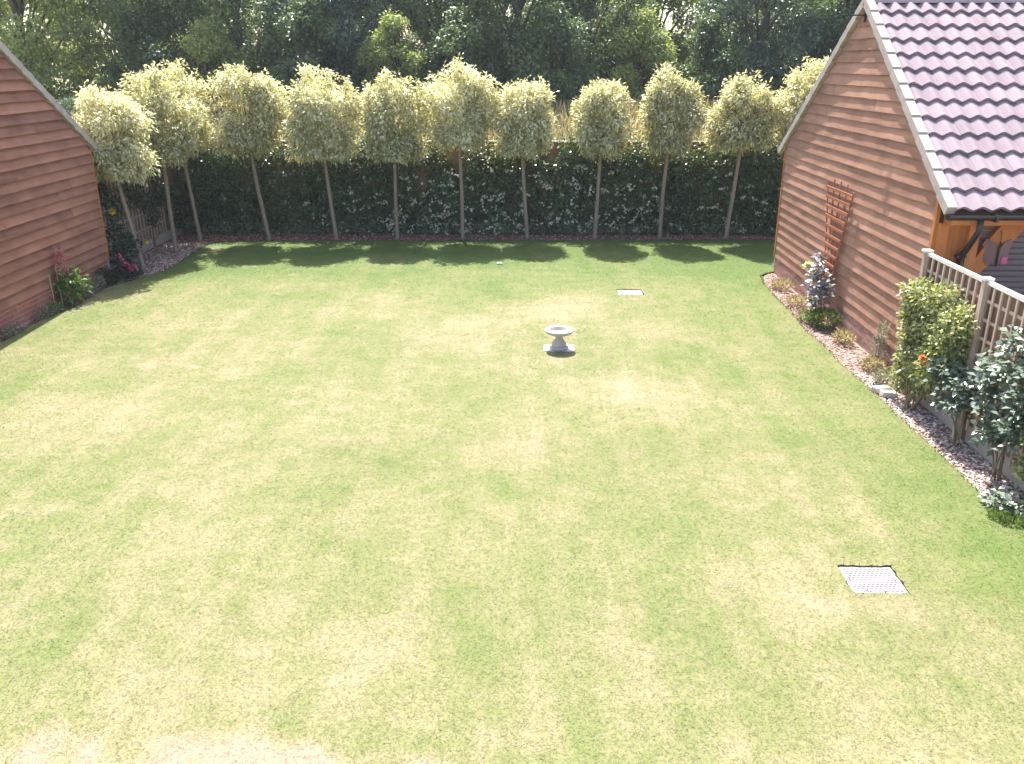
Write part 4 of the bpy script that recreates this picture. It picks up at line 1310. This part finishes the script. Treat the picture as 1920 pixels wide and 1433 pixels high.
WOOD = [
    (2, -18.0, 32.5, 0.3, 1.00, 'sunlit yellow green woodland tree above the left garage roof'),
    (0, -22.5, 36.0, 1.3, 1.05, 'dark woodland tree at the far left edge above the left garage'),
    (1, -14.2, 35.0, 2.3, 1.00, 'mid green woodland tree above the leftmost pale standard trees'),
    (0, -10.6, 34.2, 0.9, 1.02, 'deep green woodland tree behind the first standard tree of the back row'),
    (3, -7.0, 35.6, 4.3, 1.05, 'bluish green woodland tree left of the small sky gap'),
    (1, -3.4, 36.5, 5.3, 0.98, 'mid green woodland tree behind the middle of the back row'),
    (0, -0.4, 34.5, 3.3, 1.04, 'deep green woodland tree above the tall domed standard tree'),
    (0, 2.6, 36.0, 0.1, 1.00, 'deep green woodland tree right of the photo centre'),
    (2, 5.6, 39.0, 2.9, 1.08, 'bright yellow green woodland tree seen above the pointed standard tree'),
    (3, 9.0, 35.0, 1.9, 1.02, 'bluish glossy leaved woodland tree with dark hollow beneath, left of the right garage'),
    (0, 12.6, 35.5, 4.9, 1.05, 'deep green woodland tree beside the right garage gable'),
    (1, 16.2, 36.5, 3.9, 1.00, 'mid green woodland tree just left of the garage roof peak'),
    (1, -19.0, 43.0, 0.5, 1.10, 'tall tree in the second rank of the wood, far left'),
    (0, -12.8, 42.5, 1.5, 1.12, 'tall tree in the second rank of the wood, behind the leftmost standards'),
    (1, -8.8, 44.0, 2.5, 1.10, 'tall tree in the second rank of the wood, left of the sky gaps'),
    (0, -1.2, 43.5, 3.5, 1.12, 'tall tree in the second rank of the wood, at the photo centre'),
    (1, 3.6, 44.5, 4.5, 1.10, 'tall tree in the second rank of the wood, right of centre'),
    (0, 11.2, 43.0, 5.5, 1.10, 'tall tree in the second rank of the wood, behind the bluish tree'),
    (1, 16.5, 44.0, 6.0, 1.12, 'tall tree in the second rank of the wood, behind the garage peak'),
]
for w in WOOD:
    wood_tree(*w)
BUSH = [(4, -20.5, 32.0, 0.2, 1.1, 'dark understorey bush at the wood edge, far left'), (4, -13.6, 31.8, 1.2, 1.0, 'dark understorey bush behind the corner standard tree'),
        (5, -11.0, 31.6, 2.2, 0.8, 'light green understorey bush behind the first two back row trees'), (4, -7.6, 32.2, 3.2, 1.1, 'dark understorey bush behind the second back row tree'),
        (5, -4.6, 32.4, 5.0, 0.85, 'yellow green understorey bush behind the third back row tree'), (4, -2.2, 32.0, 4.2, 1.0, 'dark understorey bush behind the domed standard tree'),
        (4, 1.0, 32.2, 5.2, 1.05, 'dark understorey bush behind the two lobed standard tree'), (5, 4.2, 32.8, 1.0, 0.9, 'yellow green understorey bush left of the pointed standard tree'),
        (4, 6.6, 33.0, 0.6, 0.95, 'dark understorey bush right of the pointed standard tree'), (4, 12.2, 33.0, 2.6, 1.1, 'dark understorey bush beside the right garage verge'),
        (4, 14.8, 33.2, 3.6, 1.1, 'dark understorey bush hidden partly by the right garage gable')]
for b in BUSH:
    wood_tree(*b, name='woodland_bush', group='understorey bushes at the wood edge', cat='bush')

# feathery grey green conifer behind the left garage
cf = thing('conifer', 'feathery grey green conifer rising behind the left garage verge', 'tree', (-11.6, 22.6, -0.06))
part('trunk', M_WBARK, cf, lambda q: q.tube([(-11.6, 22.6, -0.2), (-11.6, 22.6, 1.8), (-11.6, 22.6, 3.0)], [0.09, 0.06, 0.015], 8), True)
P, D = [], []
rs = random.Random(9)
for i in range(150):
    a = rs.uniform(0, 6.28)
    z = rs.uniform(0.4, 3.0)
    r0 = 1.25 * (1 - (z / 3.9) ** 2)
    dr = np.array([math.cos(a), math.sin(a), 0.75])
    o = np.array([-11.6, 22.6, z])
    for j in range(44):
        s_ = rs.uniform(0.15, 1.0)
        P.append(o + dr * r0 * 0.8 * s_ + np.array([0, 0, -0.25 * s_ * s_]) + rng.normal(size=3) * 0.035)
        D.append(dr * 0.9 + rng.normal(size=3) * 0.45)
fast_mesh('crown', leaf_verts(np.array(P), np.array(D), 0.13, 0.022), 4, M_LCON, cf)

# ------------------------------------------------------------------ thin air volume added to stand in for the lens's veiling glare
hz = MB().box((0, 30, 7.5), (260, 200, 18.0))
t = NT('glare_veil_air')
v = t.n('ShaderNodeVolumePrincipled')
v.inputs['Color'].default_value = (0.92, 0.95, 1.0, 1)
v.inputs['Density'].default_value = 0.0005
v.inputs['Anisotropy'].default_value = 0.2
t.l(v.outputs[0], t.out.inputs['Volume'])
stuff(hz.build('glare_veil', t.m))
